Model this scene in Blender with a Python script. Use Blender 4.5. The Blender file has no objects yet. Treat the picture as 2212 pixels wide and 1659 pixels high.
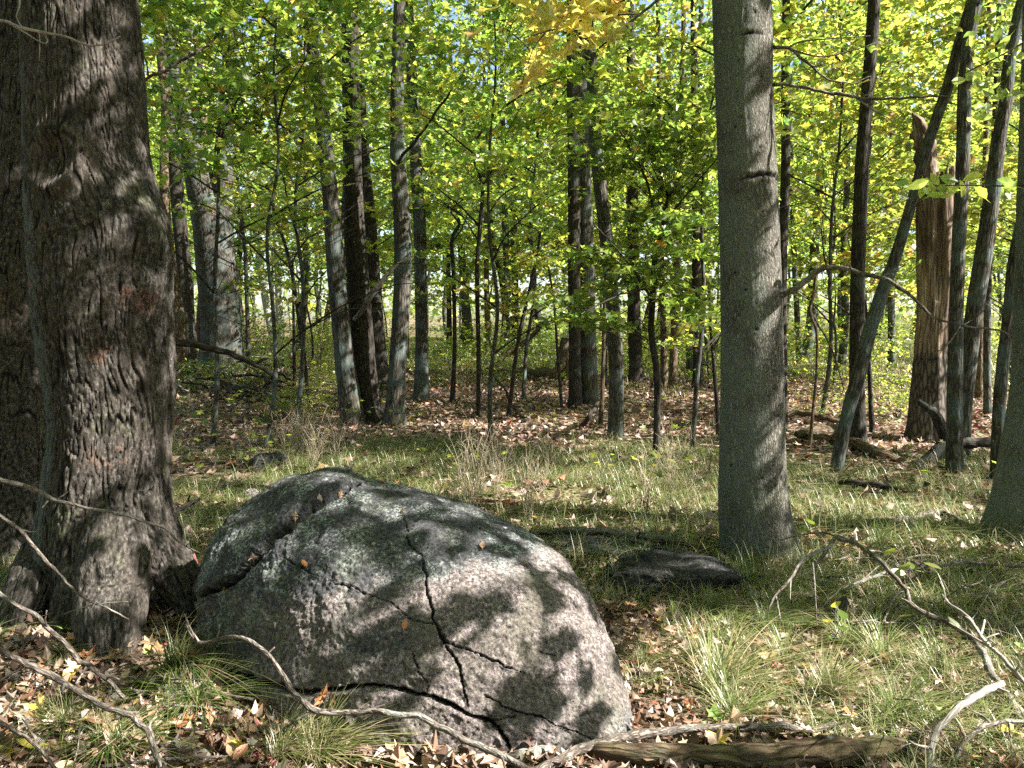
import bpy, math, random
import numpy as np
from mathutils import Vector, noise as mnoise

rng = np.random.default_rng(7)
random.seed(7)
SC = bpy.context.scene
COL = SC.collection

# ------------------------------------------------------------------ camera
EYE = 1.5
FPX = 1671.0                      # focal length in pixels of a 2212 x 1659 picture
PITCH = math.radians(-4.42)
cam_d = bpy.data.cameras.new('camera')
cam = bpy.data.objects.new('camera', cam_d)
COL.objects.link(cam)
cam.location = (0, 0, EYE)
cam.rotation_euler = (math.radians(90) + PITCH, 0, 0)
cam_d.sensor_width = 36.0
cam_d.lens = FPX / 2212 * 36
cam_d.clip_start = 0.05
cam_d.clip_end = 2000
SC.camera = cam

# ------------------------------------------------------------------ light
S_EL, S_AZ = math.radians(42), math.radians(104)     # azimuth clockwise from +Y
SUN = np.array([math.cos(S_EL) * math.sin(S_AZ), math.cos(S_EL) * math.cos(S_AZ), math.sin(S_EL)])
world = bpy.data.worlds.new('World')
SC.world = world
world.use_nodes = True
wn = world.node_tree
sky = wn.nodes.new('ShaderNodeTexSky')
sky.sky_type = 'NISHITA'
sky.sun_disc = False
sky.sun_elevation = S_EL
sky.sun_rotation = S_AZ
sky.air_density = 1.0
sky.dust_density = 1.5
sky.ozone_density = 1.0
bg = wn.nodes['Background']
bg.inputs[1].default_value = 0.065
wn.links.new(sky.outputs[0], bg.inputs[0])
sun_d = bpy.data.lights.new('sun', 'SUN')
sun_d.energy = 5.0
sun_d.angle = math.radians(0.53)
sun_d.color = (1.0, 0.94, 0.84)
sun = bpy.data.objects.new('sun', sun_d)
COL.objects.link(sun)
sun.rotation_euler = Vector(tuple(SUN)).to_track_quat('Z', 'Y').to_euler()
SC.view_settings.view_transform = 'Standard'
SC.view_settings.look = 'None'
SC.view_settings.gamma = 1.0
SC.view_settings.use_curve_mapping = False
SC.view_settings.exposure = 2.3
SC.cycles.use_denoising = False
SC.cycles.max_bounces = 8
SC.cycles.diffuse_bounces = 5
SC.cycles.glossy_bounces = 1
SC.cycles.transmission_bounces = 2
SC.cycles.transparent_max_bounces = 2
SC.cycles.sample_clamp_indirect = 6.0
SC.cycles.caustics_reflective = False
SC.cycles.caustics_refractive = False


# ------------------------------------------------------------------ helpers
def ray(px, py):
    a = (px - 1106.0) / FPX
    b = -(py - 829.5) / FPX
    c, s = math.cos(PITCH), math.sin(PITCH)
    return np.array([a, c - b * s, s + b * c])


def P(px, py, d):
    """world point seen at a picture position, d metres in front of the camera (horizontal)"""
    r = ray(px, py)
    return np.array([0, 0, EYE]) + r * (d / r[1])


def proj(p):
    x, y, z = p[0], p[1], p[2] - EYE
    c, s = math.cos(PITCH), math.sin(PITCH)
    dd = y * c + z * s
    uu = -y * s + z * c
    return 1106 + FPX * x / dd, 829.5 - FPX * uu / dd


def _hash(ix, iy, iz, seed):
    h = (ix * 374761393 + iy * 668265263 + iz * 2147483647 + seed * 1274126177) & 0xFFFFFFFF
    h = ((h ^ (h >> 13)) * 1274126177) & 0xFFFFFFFF
    h = (h ^ (h >> 16)) & 0xFFFFFFFF
    return h.astype(np.float64) / 4294967295.0


def vnoise(p, seed=0):
    p = np.asarray(p, dtype=np.float64)
    i = np.floor(p).astype(np.int64)
    f = p - i
    f = f * f * (3 - 2 * f)
    out = 0
    for dx in (0, 1):
        wx = f[:, 0] if dx else 1 - f[:, 0]
        for dy in (0, 1):
            wy = f[:, 1] if dy else 1 - f[:, 1]
            for dz in (0, 1):
                wz = f[:, 2] if dz else 1 - f[:, 2]
                out = out + wx * wy * wz * _hash(i[:, 0] + dx, i[:, 1] + dy, i[:, 2] + dz, seed)
    return out * 2 - 1


def fbm(p, octv=4, seed=0, gain=0.5):
    a, s, out = 1.0, 0.0, 0
    p = np.asarray(p, dtype=np.float64)
    for k in range(octv):
        out = out + a * vnoise(p, seed + k * 17)
        s += a
        a *= gain
        p = p * 2.03 + 3.7
    return out / s


def terrain(x, y):
    x = np.atleast_1d(np.asarray(x, float))
    y = np.atleast_1d(np.asarray(y, float))
    d = np.hypot(x, y)
    q = np.stack([x, y, np.zeros_like(x)], 1)
    z = 0.020 * np.clip(d - 12, 0, 130)
    z = z + 0.10 * fbm(q * 0.35, 3, 5) * np.clip((d - 2) / 6, 0.15, 1)
    z = z + 0.022 * fbm(q * 2.3, 3, 9)
    z = z + 0.5 * fbm(q * 0.05, 2, 2) * np.clip((d - 18) / 30, 0, 1)
    # leaf mould banked up against the big trunk
    z = z + 0.10 * np.exp(-((x + 2.15) ** 2 + (y - 3.5) ** 2) / 0.7)
    return z


def tz(x, y):
    return float(terrain(x, y)[0])


def G(px, py, h=0.0):
    """where the picture ray meets the ground raised by h"""
    r = ray(px, py)
    r = r / r[1]
    ys = np.concatenate([np.arange(1.2, 12, 0.01), np.arange(12, 120, 0.08)])
    X = r[0] * ys
    Z = EYE + r[2] * ys
    k = np.argmax(Z <= terrain(X, ys) + h)
    if Z[k] > terrain(X[k], ys[k])[0] + h:
        k = len(ys) - 1
    return np.array([X[k], ys[k], Z[k]])


def props(o, label=None, cat=None, group=None, kind=None):
    if label: o['label'] = label
    if cat: o['category'] = cat
    if group: o['group'] = group
    if kind: o['kind'] = kind
    return o


def mesh_from(name, V, faces, mats, attrs=None, smooth=True, matidx=None):
    """V (n,3); faces: list of integer arrays (m,k); attrs: dict name -> (n,) or (n,3) or (n,4)"""
    me = bpy.data.meshes.new(name)
    V = np.asarray(V, np.float32)
    faces = [np.asarray(f, np.int32) for f in faces if len(f)]
    loops = np.concatenate([f.ravel() for f in faces])
    tot = np.concatenate([np.full(len(f), f.shape[1], np.int32) for f in faces])
    start = np.concatenate([[0], np.cumsum(tot)[:-1]]).astype(np.int32)
    me.vertices.add(len(V))
    me.vertices.foreach_set('co', V.ravel())
    me.loops.add(len(loops))
    me.loops.foreach_set('vertex_index', loops)
    me.polygons.add(len(tot))
    me.polygons.foreach_set('loop_start', start)
    me.polygons.foreach_set('loop_total', tot)
    me.polygons.foreach_set('use_smooth', np.full(len(tot), bool(smooth)))
    if matidx is not None:
        me.polygons.foreach_set('material_index', np.asarray(matidx, np.int32))
    for m in (mats if isinstance(mats, (list, tuple)) else [mats]):
        me.materials.append(m)
    for k, a in (attrs or {}).items():
        a = np.asarray(a, np.float32)
        if a.ndim == 1:
            at = me.attributes.new(k, 'FLOAT', 'POINT')
            at.data.foreach_set('value', a)
        elif a.shape[1] == 3:
            at = me.attributes.new(k, 'FLOAT_VECTOR', 'POINT')
            at.data.foreach_set('vector', a.ravel())
        else:
            at = me.attributes.new(k, 'FLOAT_COLOR', 'POINT')
            at.data.foreach_set('color', a.ravel())
    me.update()
    me.validate(verbose=False)
    return me


def link(name, data, parent=None, loc=None):
    o = bpy.data.objects.new(name, data)
    COL.objects.link(o)
    if loc is not None:
        o.location = tuple(float(v) for v in loc)
    if parent is not None:
        o.parent = parent
    return o


def empty(name, loc, label, cat, group=None):
    o = link(name, None, None, loc)
    return props(o, label, cat, group)


# ------------------------------------------------------------------ materials
class NT:
    def __init__(s, name):
        s.m = bpy.data.materials.new(name)
        s.m.use_nodes = True
        s.t = s.m.node_tree
        for n in list(s.t.nodes):
            s.t.nodes.remove(n)
        s.out = s.n('ShaderNodeOutputMaterial')

    def n(s, kind, ins=None, **kw):
        nd = s.t.nodes.new(kind)
        for k, v in kw.items():
            setattr(nd, k, v)
        for k, v in (ins or {}).items():
            s.set(nd, k, v)
        return nd

    def set(s, nd, k, v):
        if isinstance(v, bpy.types.NodeSocket):
            s.t.links.new(v, nd.inputs[k])
        else:
            nd.inputs[k].default_value = v

    def attr(s, name):
        return s.n('ShaderNodeAttribute', attribute_name=name)

    def scaled(s, vec, sc):
        return s.n('ShaderNodeVectorMath', {0: vec, 1: sc}, operation='MULTIPLY').outputs[0]

    def noise(s, vec, scale, detail=4, rough=0.55, dist=0.0):
        return s.n('ShaderNodeTexNoise', {'Vector': vec, 'Scale': scale, 'Detail': detail, 'Roughness': rough,
                                          'Distortion': dist}).outputs[0]

    def vor(s, vec, scale, feature='F1', out=0, rand=1.0):
        nd = s.n('ShaderNodeTexVoronoi', {'Vector': vec, 'Scale': scale, 'Randomness': rand}, feature=feature)
        return nd.outputs[out]

    def ramp(s, fac, stops):
        nd = s.n('ShaderNodeValToRGB', {0: fac})
        e = nd.color_ramp.elements
        while len(e) < len(stops):
            e.new(0.5)
        for k, (p, c) in enumerate(stops):
            e[k].position = p
            e[k].color = (*c, 1) if len(c) == 3 else c
        return nd.outputs[0]

    def val(s, fac, lo, hi, to0=0.0, to1=1.0):
        return s.n('ShaderNodeMapRange', {0: fac, 1: lo, 2: hi, 3: to0, 4: to1}).outputs[0]

    def mix(s, f, a, b, mode='MIX'):
        nd = s.n('ShaderNodeMix', data_type='RGBA', blend_type=mode)
        s.set(nd, 0, f)
        for k, v in ((6, a), (7, b)):
            s.set(nd, k, v if isinstance(v, bpy.types.NodeSocket) else ((*v, 1) if len(v) == 3 else v))
        return nd.outputs[2]

    def math(s, op, a, b=0.0):
        return s.n('ShaderNodeMath', {0: a, 1: b}, operation=op).outputs[0]

    def finish(s, color, rough=0.85, height=None, dist=0.01, strength=1.0, spec=0.25):
        b = s.n('ShaderNodeBsdfPrincipled', {'Base Color': color, 'Roughness': rough})
        b.inputs['Specular IOR Level'].default_value = spec
        if height is not None:
            bp = s.n('ShaderNodeBump', {'Strength': strength, 'Distance': dist, 'Height': height})
            s.t.links.new(bp.outputs[0], b.inputs['Normal'])
        s.t.links.new(b.outputs[0], s.out.inputs[0])
        return s.m


def mat_bark(name, dark, light, furrow=18.0, depth=0.012, lichen=0.0, lichen_col=(0.16, 0.2, 0.17), stretch=0.22,
             moss=0.0, side=False):
    m = NT(name)
    r = r0 = m.attr('rest').outputs[1]
    oi = m.n('ShaderNodeObjectInfo').outputs['Random']
    off = m.n('ShaderNodeCombineXYZ', {0: m.math('MULTIPLY', oi, 37.0), 1: 0.0, 2: m.math('MULTIPLY', oi, 91.0)}).outputs[0]
    r = m.n('ShaderNodeVectorMath', {0: r, 1: off}, operation='ADD').outputs[0]
    wob = m.noise(r, 5.0, 3)
    v = m.scaled(r, (1, 1, stretch))
    v2 = m.n('ShaderNodeVectorMath', {0: v, 1: m.scaled(m.n('ShaderNodeTexNoise', {'Vector': v, 'Scale': furrow * 0.8, 'Detail': 2.0}).outputs[1], (0.05, 0.05, 0.05))}, operation='ADD').outputs[0]
    edge = m.vor(v2, furrow, 'DISTANCE_TO_EDGE')
    ridg = m.val(edge, 0.0, 0.28)
    fine = m.noise(m.scaled(r, (1, 1, 0.45)), furrow * 4.5, 5, 0.65)
    h = m.math('ADD', m.math('MULTIPLY', ridg, 0.75), m.math('MULTIPLY', fine, 0.5))
    big = m.noise(r, 1.6, 4, 0.6)
    col = m.mix(m.val(h, 0.25, 1.05), dark, light)
    fisa = m.attr('fis').outputs[2]
    lines = m.noise(m.scaled(r, (1, 1, 0.10)), furrow * 1.5, 4, 0.6, 0.6)
    col = m.mix(m.val(lines, 0.50, 0.38, 0.0, 0.65), col, dark)
    h = m.math('ADD', h, m.math('MULTIPLY', lines, 0.8))
    col = m.mix(m.val(big, 0.35, 0.7, 0.0, 0.45), col, tuple(0.55 * c for c in light))
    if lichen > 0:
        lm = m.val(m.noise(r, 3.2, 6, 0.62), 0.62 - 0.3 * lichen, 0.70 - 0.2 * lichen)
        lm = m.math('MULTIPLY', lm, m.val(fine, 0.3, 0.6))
        if side:  # left-side mask paints bluish skylit shade along with the lichen
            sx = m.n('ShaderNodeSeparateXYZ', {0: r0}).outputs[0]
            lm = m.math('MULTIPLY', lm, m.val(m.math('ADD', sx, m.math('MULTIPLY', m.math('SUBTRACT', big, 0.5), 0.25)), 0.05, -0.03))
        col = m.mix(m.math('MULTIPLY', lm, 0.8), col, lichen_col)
        sp = m.val(m.vor(r, 9.0), 0.12, 0.05)
        sp = m.math('MULTIPLY', sp, m.val(m.noise(r, 30.0, 3), 0.35, 0.6))
        col = m.mix(m.math('MULTIPLY', sp, 0.6), col, (0.38, 0.42, 0.4))
    if moss > 0:
        geo = m.n('ShaderNodeNewGeometry').outputs[0]
        zz = m.n('ShaderNodeSeparateXYZ', {0: geo}).outputs[2]
        mm = m.math('MULTIPLY', m.val(zz, 0.9, 0.0), m.val(m.noise(r, 4.0, 5), 0.45, 0.62))
        col = m.mix(m.math('MULTIPLY', mm, moss), col, (0.06, 0.085, 0.02))
    col = m.mix(m.val(fisa, 0.2, 0.8, 0.0, 0.9), col, (0.008, 0.007, 0.006))
    return m.finish(col, 0.9, h, depth, 1.0, 0.2)


def mat_leaf(name, trans=0.5, gain=2.0, rough=0.45, gloss=0.08):
    m = NT(name)
    c = m.attr('col').outputs[0]
    oi = m.n('ShaderNodeObjectInfo').outputs['Random']
    hs = m.n('ShaderNodeHueSaturation', {'Hue': m.val(oi, 0, 1, 0.482, 0.512), 'Saturation': 1.0,
                                         'Value': m.val(oi, 0, 1, 0.85, 1.15), 'Color': c}).outputs[0]
    d = m.n('ShaderNodeBsdfDiffuse', {0: hs}).outputs[0]
    g = m.n('ShaderNodeVectorMath', {0: hs, 3: gain}, operation='SCALE').outputs[0]
    t = m.n('ShaderNodeBsdfTranslucent', {0: g}).outputs[0]
    a = m.n('ShaderNodeMixShader', {0: trans, 1: d, 2: t}).outputs[0]
    gl = m.n('ShaderNodeBsdfGlossy', {0: (1, 1, 1, 1), 'Roughness': rough}).outputs[0]
    b = m.n('ShaderNodeMixShader', {0: gloss, 1: a, 2: gl}).outputs[0]
    m.t.links.new(b, m.out.inputs[0])
    return m.m


M_BIG = mat_bark('dark_furrowed_bark', (0.010, 0.008, 0.007), (0.125, 0.110, 0.098), 30, 0.016, 0.25, (0.11, 0.14, 0.155), 0.22, 0.4)
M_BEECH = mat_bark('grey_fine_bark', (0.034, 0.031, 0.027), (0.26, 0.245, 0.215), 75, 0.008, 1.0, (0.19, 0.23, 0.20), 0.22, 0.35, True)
M_TRUNK = mat_bark('grey_brown_bark', (0.015, 0.013, 0.011), (0.13, 0.118, 0.10), 34, 0.007, 0.5, (0.10, 0.14, 0.14), 0.15, 0.3)
M_DARK = mat_bark('blackish_bark', (0.012, 0.01, 0.009), (0.07, 0.06, 0.05), 34, 0.007, 0.2, (0.08, 0.1, 0.09), 0.18)
M_PALE = mat_bark('pale_birch_bark', (0.22, 0.21, 0.19), (0.6, 0.58, 0.54), 20, 0.003, 0.0, stretch=1.5)
M_STICK = mat_bark('weathered_twig_bark', (0.035, 0.027, 0.022), (0.25, 0.215, 0.19), 60, 0.004, 0.4, (0.28, 0.3, 0.28), 0.3)
M_SILVER = mat_bark('bleached_dead_wood', (0.14, 0.12, 0.105), (0.50, 0.46, 0.43), 70, 0.0015, 0.0, stretch=0.12)
M_LOG = mat_bark('rotting_log_bark', (0.025, 0.016, 0.011), (0.2, 0.14, 0.09), 30, 0.012, 0.35, (0.11, 0.11, 0.08), 0.2, 0.4)
M_LEAF = mat_leaf('green_leaf', 0.6, 3.0, 0.45, 0.05)
M_LITTER = mat_leaf('fallen_leaf_brown', 0.15, 1.0, 0.5, 0.04)
M_GRASS = mat_leaf('grass_blade', 0.35, 1.4, 0.4, 0.06)


def mat_bigbark():
    m = NT('dark_fissured_bark')
    r = m.attr('rest').outputs[1]
    fis = m.attr('fis').outputs[2]
    fine = m.noise(m.scaled(r, (1, 1, 0.5)), 75.0, 6, 0.68)
    mid = m.noise(m.scaled(r, (1, 1, 0.35)), 26.0, 5, 0.62)
    col = m.ramp(fine, [(0.38, (0.005, 0.0045, 0.004)), (0.5, (0.036, 0.033, 0.030)), (0.66, (0.16, 0.148, 0.136))])
    col = m.mix(m.val(mid, 0.38, 0.62, 0.0, 0.6), col, (0.05, 0.042, 0.036))
    big = m.noise(r, 1.9, 5, 0.65)
    col = m.mix(m.val(big, 0.45, 0.66, 0.0, 0.4), col, (0.09, 0.072, 0.06))
    # bluish skylight on the shaded left flank, painted into the bark with a ragged edge
    px = m.n('ShaderNodeSeparateXYZ', {0: r}).outputs[0]
    lf = m.val(m.math('ADD', px, m.math('MULTIPLY', m.math('SUBTRACT', m.noise(m.scaled(r, (1, 1, 0.4)), 5.0, 5, 0.6), 0.5), 0.28)), -0.19, -0.235)
    lf = m.math('MULTIPLY', lf, m.val(fine, 0.3, 0.52, 0.35, 1.0))
    lf = m.math('MULTIPLY', lf, m.val(mid, 0.36, 0.5, 0.3, 1.0))
    col = m.mix(m.math('MULTIPLY', lf, 0.75), col, (0.10, 0.128, 0.14))
    rd = m.math('MULTIPLY', m.val(m.noise(r, 3.0, 6, 0.7), 0.60, 0.68), m.val(fine, 0.4, 0.6))
    col = m.mix(m.math('MULTIPLY', rd, 0.6), col, (0.22, 0.10, 0.065))
    gr = m.math('MULTIPLY', m.val(m.noise(m.scaled(r, (1, 1, 0.6)), 4.1, 6, 0.7), 0.57, 0.66), m.val(fine, 0.4, 0.6))
    col = m.mix(m.math('MULTIPLY', gr, 0.45), col, (0.10, 0.12, 0.05))
    col = m.mix(m.val(fis, 0.25, 0.85, 0.0, 0.92), col, (0.006, 0.005, 0.0045))
    h = m.math('SUBTRACT', m.math('ADD', m.math('MULTIPLY', fine, 0.6), mid), m.math('MULTIPLY', fis, 0.8))
    return m.finish(col, 0.9, h, 0.014, 1.0, 0.2)


M_FISS = mat_bigbark()


def mat_darkrock():
    m = NT('dark_crusted_rock')
    tc = m.n('ShaderNodeTexCoord').outputs[3]
    gr = m.noise(tc, 50.0, 6, 0.75)
    col = m.ramp(gr, [(0.35, (0.008, 0.008, 0.009)), (0.55, (0.05, 0.05, 0.052)), (0.72, (0.20, 0.19, 0.185))])
    return m.finish(col, 0.85, m.math('ADD', gr, m.noise(tc, 16.0, 5, 0.7)), 0.03, 1.0, 0.2)


M_ROCKD = mat_darkrock()


def fissures(q, f=1.0, seed=0, stretch=0.2):
    """0..1 darkness of bark fissures at rest positions q"""
    w = np.stack([fbm(q * [9, 9, 5], 2, seed + 1), fbm(q * [9, 9, 5] + 5, 2, seed + 2), fbm(q * 4, 2, seed + 3)], 1) * 0.010
    q = q + w
    n1 = fbm(q * [f, f, f * stretch], 2, seed + 11, 0.35)
    n2 = fbm(q * [f * 1.5, f * 1.5, f * 1.5 * stretch * 1.7] + 3, 2, seed + 23, 0.4)
    brk = np.clip(0.5 + 1.6 * fbm(q * [f * .5, f * .5, f * 0.35], 2, seed + 31), 0, 1)
    a = np.exp(-(n1 / 0.085) ** 2) * (0.35 + 0.65 * brk)
    b = np.exp(-(n2 / 0.07) ** 2) * 0.75 * (1 - 0.6 * brk)
    return np.clip(np.maximum(a, b), 0, 1)


def mat_snag():
    m = NT('snag_bark_and_bare_wood')
    r = m.attr('rest').outputs[1]
    w = m.attr('wood').outputs[2]
    st = m.noise(m.scaled(r, (1, 1, 0.06)), 45.0, 5, 0.6)
    wood = m.ramp(m.math('ADD', m.math('MULTIPLY', st, 0.6), m.math('MULTIPLY', m.noise(m.scaled(r, (1, 1, 0.25)), 7.0, 5, 0.6), 0.4)), [(0.36, (0.02, 0.014, 0.011)), (0.46, (0.13, 0.092, 0.07)), (0.56, (0.31, 0.235, 0.175)), (0.68, (0.66, 0.54, 0.40))])
    edge = m.vor(m.scaled(r, (1, 1, 0.2)), 26.0, 'DISTANCE_TO_EDGE')
    bk = m.mix(m.val(edge, 0, 0.3), (0.02, 0.015, 0.012), (0.14, 0.12, 0.1))
    jag = m.math('ADD', w, m.math('MULTIPLY', m.math('SUBTRACT', m.noise(m.scaled(r, (1, 1, 0.3)), 14.0, 4), 0.5), 0.8))
    msk = m.val(jag, 0.40, 0.50)
    wood = m.mix(m.attr('fresh').outputs[2], m.mix(1.0, wood, (0.55, 0.50, 0.48), 'MULTIPLY'), wood)
    col = m.mix(msk, bk, wood)
    h = m.math('ADD', m.math('MULTIPLY', st, 1.0), m.math('MULTIPLY', edge, 0.6))
    return m.finish(col, 0.85, h, 0.012)


M_SNAG = mat_snag()


def mat_rock(name='granite', lit=1.0):
    m = NT(name)
    tc = m.n('ShaderNodeTexCoord').outputs[3]
    big = m.noise(tc, 1.3, 5, 0.6)
    mid = m.noise(tc, 9.0, 6, 0.65)
    gr = m.noise(tc, 62.0, 6, 0.78)
    pit = m.vor(tc, 42.0)
    base = m.ramp(gr, [(0.38, (0.022, 0.018, 0.018)), (0.50, (0.135, 0.114, 0.112)), (0.64, (0.42, 0.365, 0.36))])
    base = m.mix(m.val(mid, 0.40, 0.62, 0.0, 0.45), base, (0.10, 0.085, 0.08))
    # dark crust (lichen film) with an uneven edge over the crown and the left of the boulder
    cr = m.attr('crust').outputs[2]
    cm = m.val(m.math('ADD', cr, m.math('MULTIPLY', m.math('SUBTRACT', m.noise(tc, 4.5, 7, 0.7), 0.5), 1.6)), 0.36, 0.6)
    base = m.mix(m.math('MULTIPLY', cm, 0.93), base, m.ramp(gr, [(0.38, (0.012, 0.013, 0.016)), (0.68, (0.10, 0.105, 0.118))]))
    lm = m.val(m.noise(tc, 6.5, 8, 0.75), 0.50, 0.57)
    lm = m.math('MULTIPLY', lm, m.val(m.noise(tc, 85.0, 4, 0.7), 0.47, 0.54))
    lm = m.math('MULTIPLY', lm, m.val(cr, 0.05, 0.6, 0.05, 0.95))
    base = m.mix(lm, base, (0.31, 0.345, 0.345))
    sp = m.math('MULTIPLY', m.val(m.vor(tc, 13.0), 0.16, 0.08), m.val(m.noise(tc, 60.0, 3), 0.42, 0.55))
    sp = m.math('MULTIPLY', sp, m.val(cr, 0.1, 0.7, 0.1, 0.9))
    base = m.mix(sp, base, (0.42, 0.47, 0.45))
    mo = m.math('MULTIPLY', m.val(m.noise(tc, 3.3, 5, 0.6), 0.50, 0.62), m.val(gr, 0.35, 0.6))
    base = m.mix(m.math('MULTIPLY', mo, 0.55), base, (0.06, 0.065, 0.022))
    ck = m.attr('crack').outputs[2]
    base = m.mix(m.val(ck, 0.1, 0.9, 0.0, 0.9), base, (0.018, 0.015, 0.013))
    h = m.math('ADD', m.math('MULTIPLY', gr, 0.8), m.math('ADD', m.math('MULTIPLY', m.val(pit, 0.0, 0.35), 0.5), mid))
    return m.finish(base, 0.82, h, 0.017, 1.0, 0.3)


M_ROCK = mat_rock()


def mat_ground():
    m = NT('forest_floor_litter')
    tc = m.n('ShaderNodeNewGeometry').outputs[0]
    v = m.n('ShaderNodeTexVoronoi', {'Vector': m.scaled(tc, (1, 1, 0.2)), 'Scale': 13.0})
    v2 = m.n('ShaderNodeTexVoronoi', {'Vector': m.scaled(tc, (1, 1, 0.2)), 'Scale': 29.0})
    rv = m.n('ShaderNodeSeparateColor', {0: v.outputs[1]}).outputs[0]
    rv2 = m.n('ShaderNodeSeparateColor', {0: v2.outputs[1]}).outputs[1]
    stops = [(0.0, (0.03, 0.021, 0.015)), (0.25, (0.10, 0.066, 0.044)), (0.5, (0.22, 0.15, 0.105)), (0.75, (0.34, 0.25, 0.18)), (1.0, (0.46, 0.38, 0.31))]
    col = m.mix(0.5, m.ramp(rv, stops), m.ramp(rv2, stops))
    soil = m.noise(tc, 22.0, 5, 0.7)
    col = m.mix(m.val(soil, 0.45, 0.7, 0.0, 0.85), col, (0.035, 0.022, 0.014))
    gm = m.attr('green').outputs[2]
    gn = m.noise(tc, 1.4, 5, 0.7)
    gmask = m.val(m.math('ADD', gm, m.math('MULTIPLY', m.math('SUBTRACT', gn, 0.5), 1.2)), 0.45, 0.75)
    gcol = m.ramp(m.noise(tc, 30.0, 4, 0.7), [(0.3, (0.02, 0.03, 0.01)), (0.5, (0.08, 0.10, 0.03)), (0.7, (0.2, 0.19, 0.09))])
    col = m.mix(m.math('MULTIPLY', gmask, 0.8), col, gcol)
    h = m.math('ADD', m.math('ADD', v.outputs[0], v2.outputs[0]), soil)
    return m.finish(col, 0.95, h, 0.03, 1.0, 0.1)


M_GROUND = mat_ground()

# ------------------------------------------------------------------ ground
def green_amount(x, y):
    """how grassy the floor is (0 litter .. 1 grass)"""
    x = np.atleast_1d(np.asarray(x, float)); y = np.atleast_1d(np.asarray(y, float))
    q = np.stack([x, y, np.zeros_like(x)], 1)
    n = fbm(q * 0.6, 3, 31)
    yw = y + 1.6 * fbm(q * 0.8 + 9, 3, 33) + 0.25 * fbm(q * 3, 2, 34)
    sm = lambda a, b, v: np.clip((v - a) / (b - a), 0, 1)
    g = 0.22 + 0.22 * (x > 0.9) + 0.6 * sm(3.3, 4.6, yw)
    inner = sm(8.6, 10.6, yw) * (1 - sm(17, 21, yw)) * sm(-5.2, -3.6, x + 0.6 * n) * (1 - sm(8, 10, x))
    g = g * (1 - 0.92 * inner)
    left = sm(9.5, 11, yw) * (1 - sm(-5.2, -3.6, x))
    g = g * (1 - 0.35 * left)
    rt = sm(6.2, 7.5, yw) * (1 - sm(12, 13, yw)) * sm(3.0, 4.0, x)
    g = g * (1 - 0.5 * rt)
    return np.clip(g + 0.45 * n, 0, 1)


N = 300
t = np.linspace(-1, 1, N)
gx = np.sinh(t * 5.2) * 3.4
gy = np.sinh(t * 5.2) * 3.4 + 5
X, Y = np.meshgrid(gx, gy)
X, Y = X.ravel(), Y.ravel()
V = np.stack([X, Y, terrain(X, Y)], 1)
idx = np.arange(N * N).reshape(N, N)
F = np.stack([idx[:-1, :-1], idx[:-1, 1:], idx[1:, 1:], idx[1:, :-1]], -1).reshape(-1, 4)
ground = link('ground', mesh_from('ground', V, [F], M_GROUND, {'green': green_amount(X, Y)}))
props(ground, 'forest floor of brown leaf litter with grassy patches', None, None, 'structure')


# ------------------------------------------------------------------ tubes
def resample(pts, n):
    """Catmull-Rom through rows of pts (any number of columns)"""
    pts = np.asarray(pts, float)
    if len(pts) == 2:
        t = np.linspace(0, 1, n)[:, None]
        return pts[0] * (1 - t) + pts[1] * t
    ext = np.vstack([2 * pts[0] - pts[1], pts, 2 * pts[-1] - pts[-2]])
    seg = np.linalg.norm(np.diff(pts[:, :3], axis=0), axis=1) + 1e-9
    cum = np.concatenate([[0], np.cumsum(seg)])
    u = np.linspace(0, cum[-1], n)
    k = np.clip(np.searchsorted(cum, u, side='right') - 1, 0, len(seg) - 1)
    f = ((u - cum[k]) / seg[k])[:, None]
    a, b, c, d = ext[k], ext[k + 1], ext[k + 2], ext[k + 3]
    return 0.5 * (2 * b + (c - a) * f + (2 * a - 5 * b + 4 * c - d) * f ** 2 + (3 * b - a - 3 * c + d) * f ** 3)


def frames(c):
    t = np.gradient(c, axis=0)
    t /= np.linalg.norm(t, axis=1)[:, None] + 1e-12
    ref = np.array([1.0, 0, 0]) if abs(t[0, 0]) < 0.8 else np.array([0, 1.0, 0])
    u = np.empty_like(c)
    x = ref - t[0] * ref.dot(t[0])
    for i in range(len(c)):
        x = x - t[i] * x.dot(t[i])
        x /= np.linalg.norm(x) + 1e-12
        u[i] = x
    w = np.cross(t, u)
    return t, u, w


def tube(c, r, sides, radfun=None, cap=True, base=0):
    """returns V, quads, tris, rest"""
    c = np.asarray(c, float)
    r = np.asarray(r, float)
    n = len(c)
    t, u, w = frames(c)
    th = np.linspace(0, 2 * math.pi, sides, endpoint=False)
    s = np.concatenate([[0], np.cumsum(np.linalg.norm(np.diff(c, axis=0), axis=1))])
    rm = np.median(r)
    TH, S = np.meshgrid(th, s)
    rest = np.stack([np.cos(TH) * rm, np.sin(TH) * rm, S], -1)
    R = np.repeat(r[:, None], sides, 1)
    if radfun is not None:
        R = radfun(R, TH, S, rest)
    V = c[:, None, :] + R[..., None] * (np.cos(TH)[..., None] * u[:, None, :] + np.sin(TH)[..., None] * w[:, None, :])
    V = V.reshape(-1, 3)
    rest = rest.reshape(-1, 3)
    idx = np.arange(n * sides).reshape(n, sides)
    nx = np.roll(idx, -1, axis=1)
    Q = np.stack([idx[:-1], nx[:-1], nx[1:], idx[1:]], -1).reshape(-1, 4)
    T = np.zeros((0, 3), int)
    if cap:
        V = np.vstack([V, c[0], c[-1]])
        rest = np.vstack([rest, [0, 0, 0], [0, 0, s[-1]]])
        k = n * sides
        T = np.vstack([np.stack([nx[0], idx[0], np.full(sides, k)], -1), np.stack([idx[-1], nx[-1], np.full(sides, k + 1)], -1)])
    return V, Q + base, T + base, rest


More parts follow.
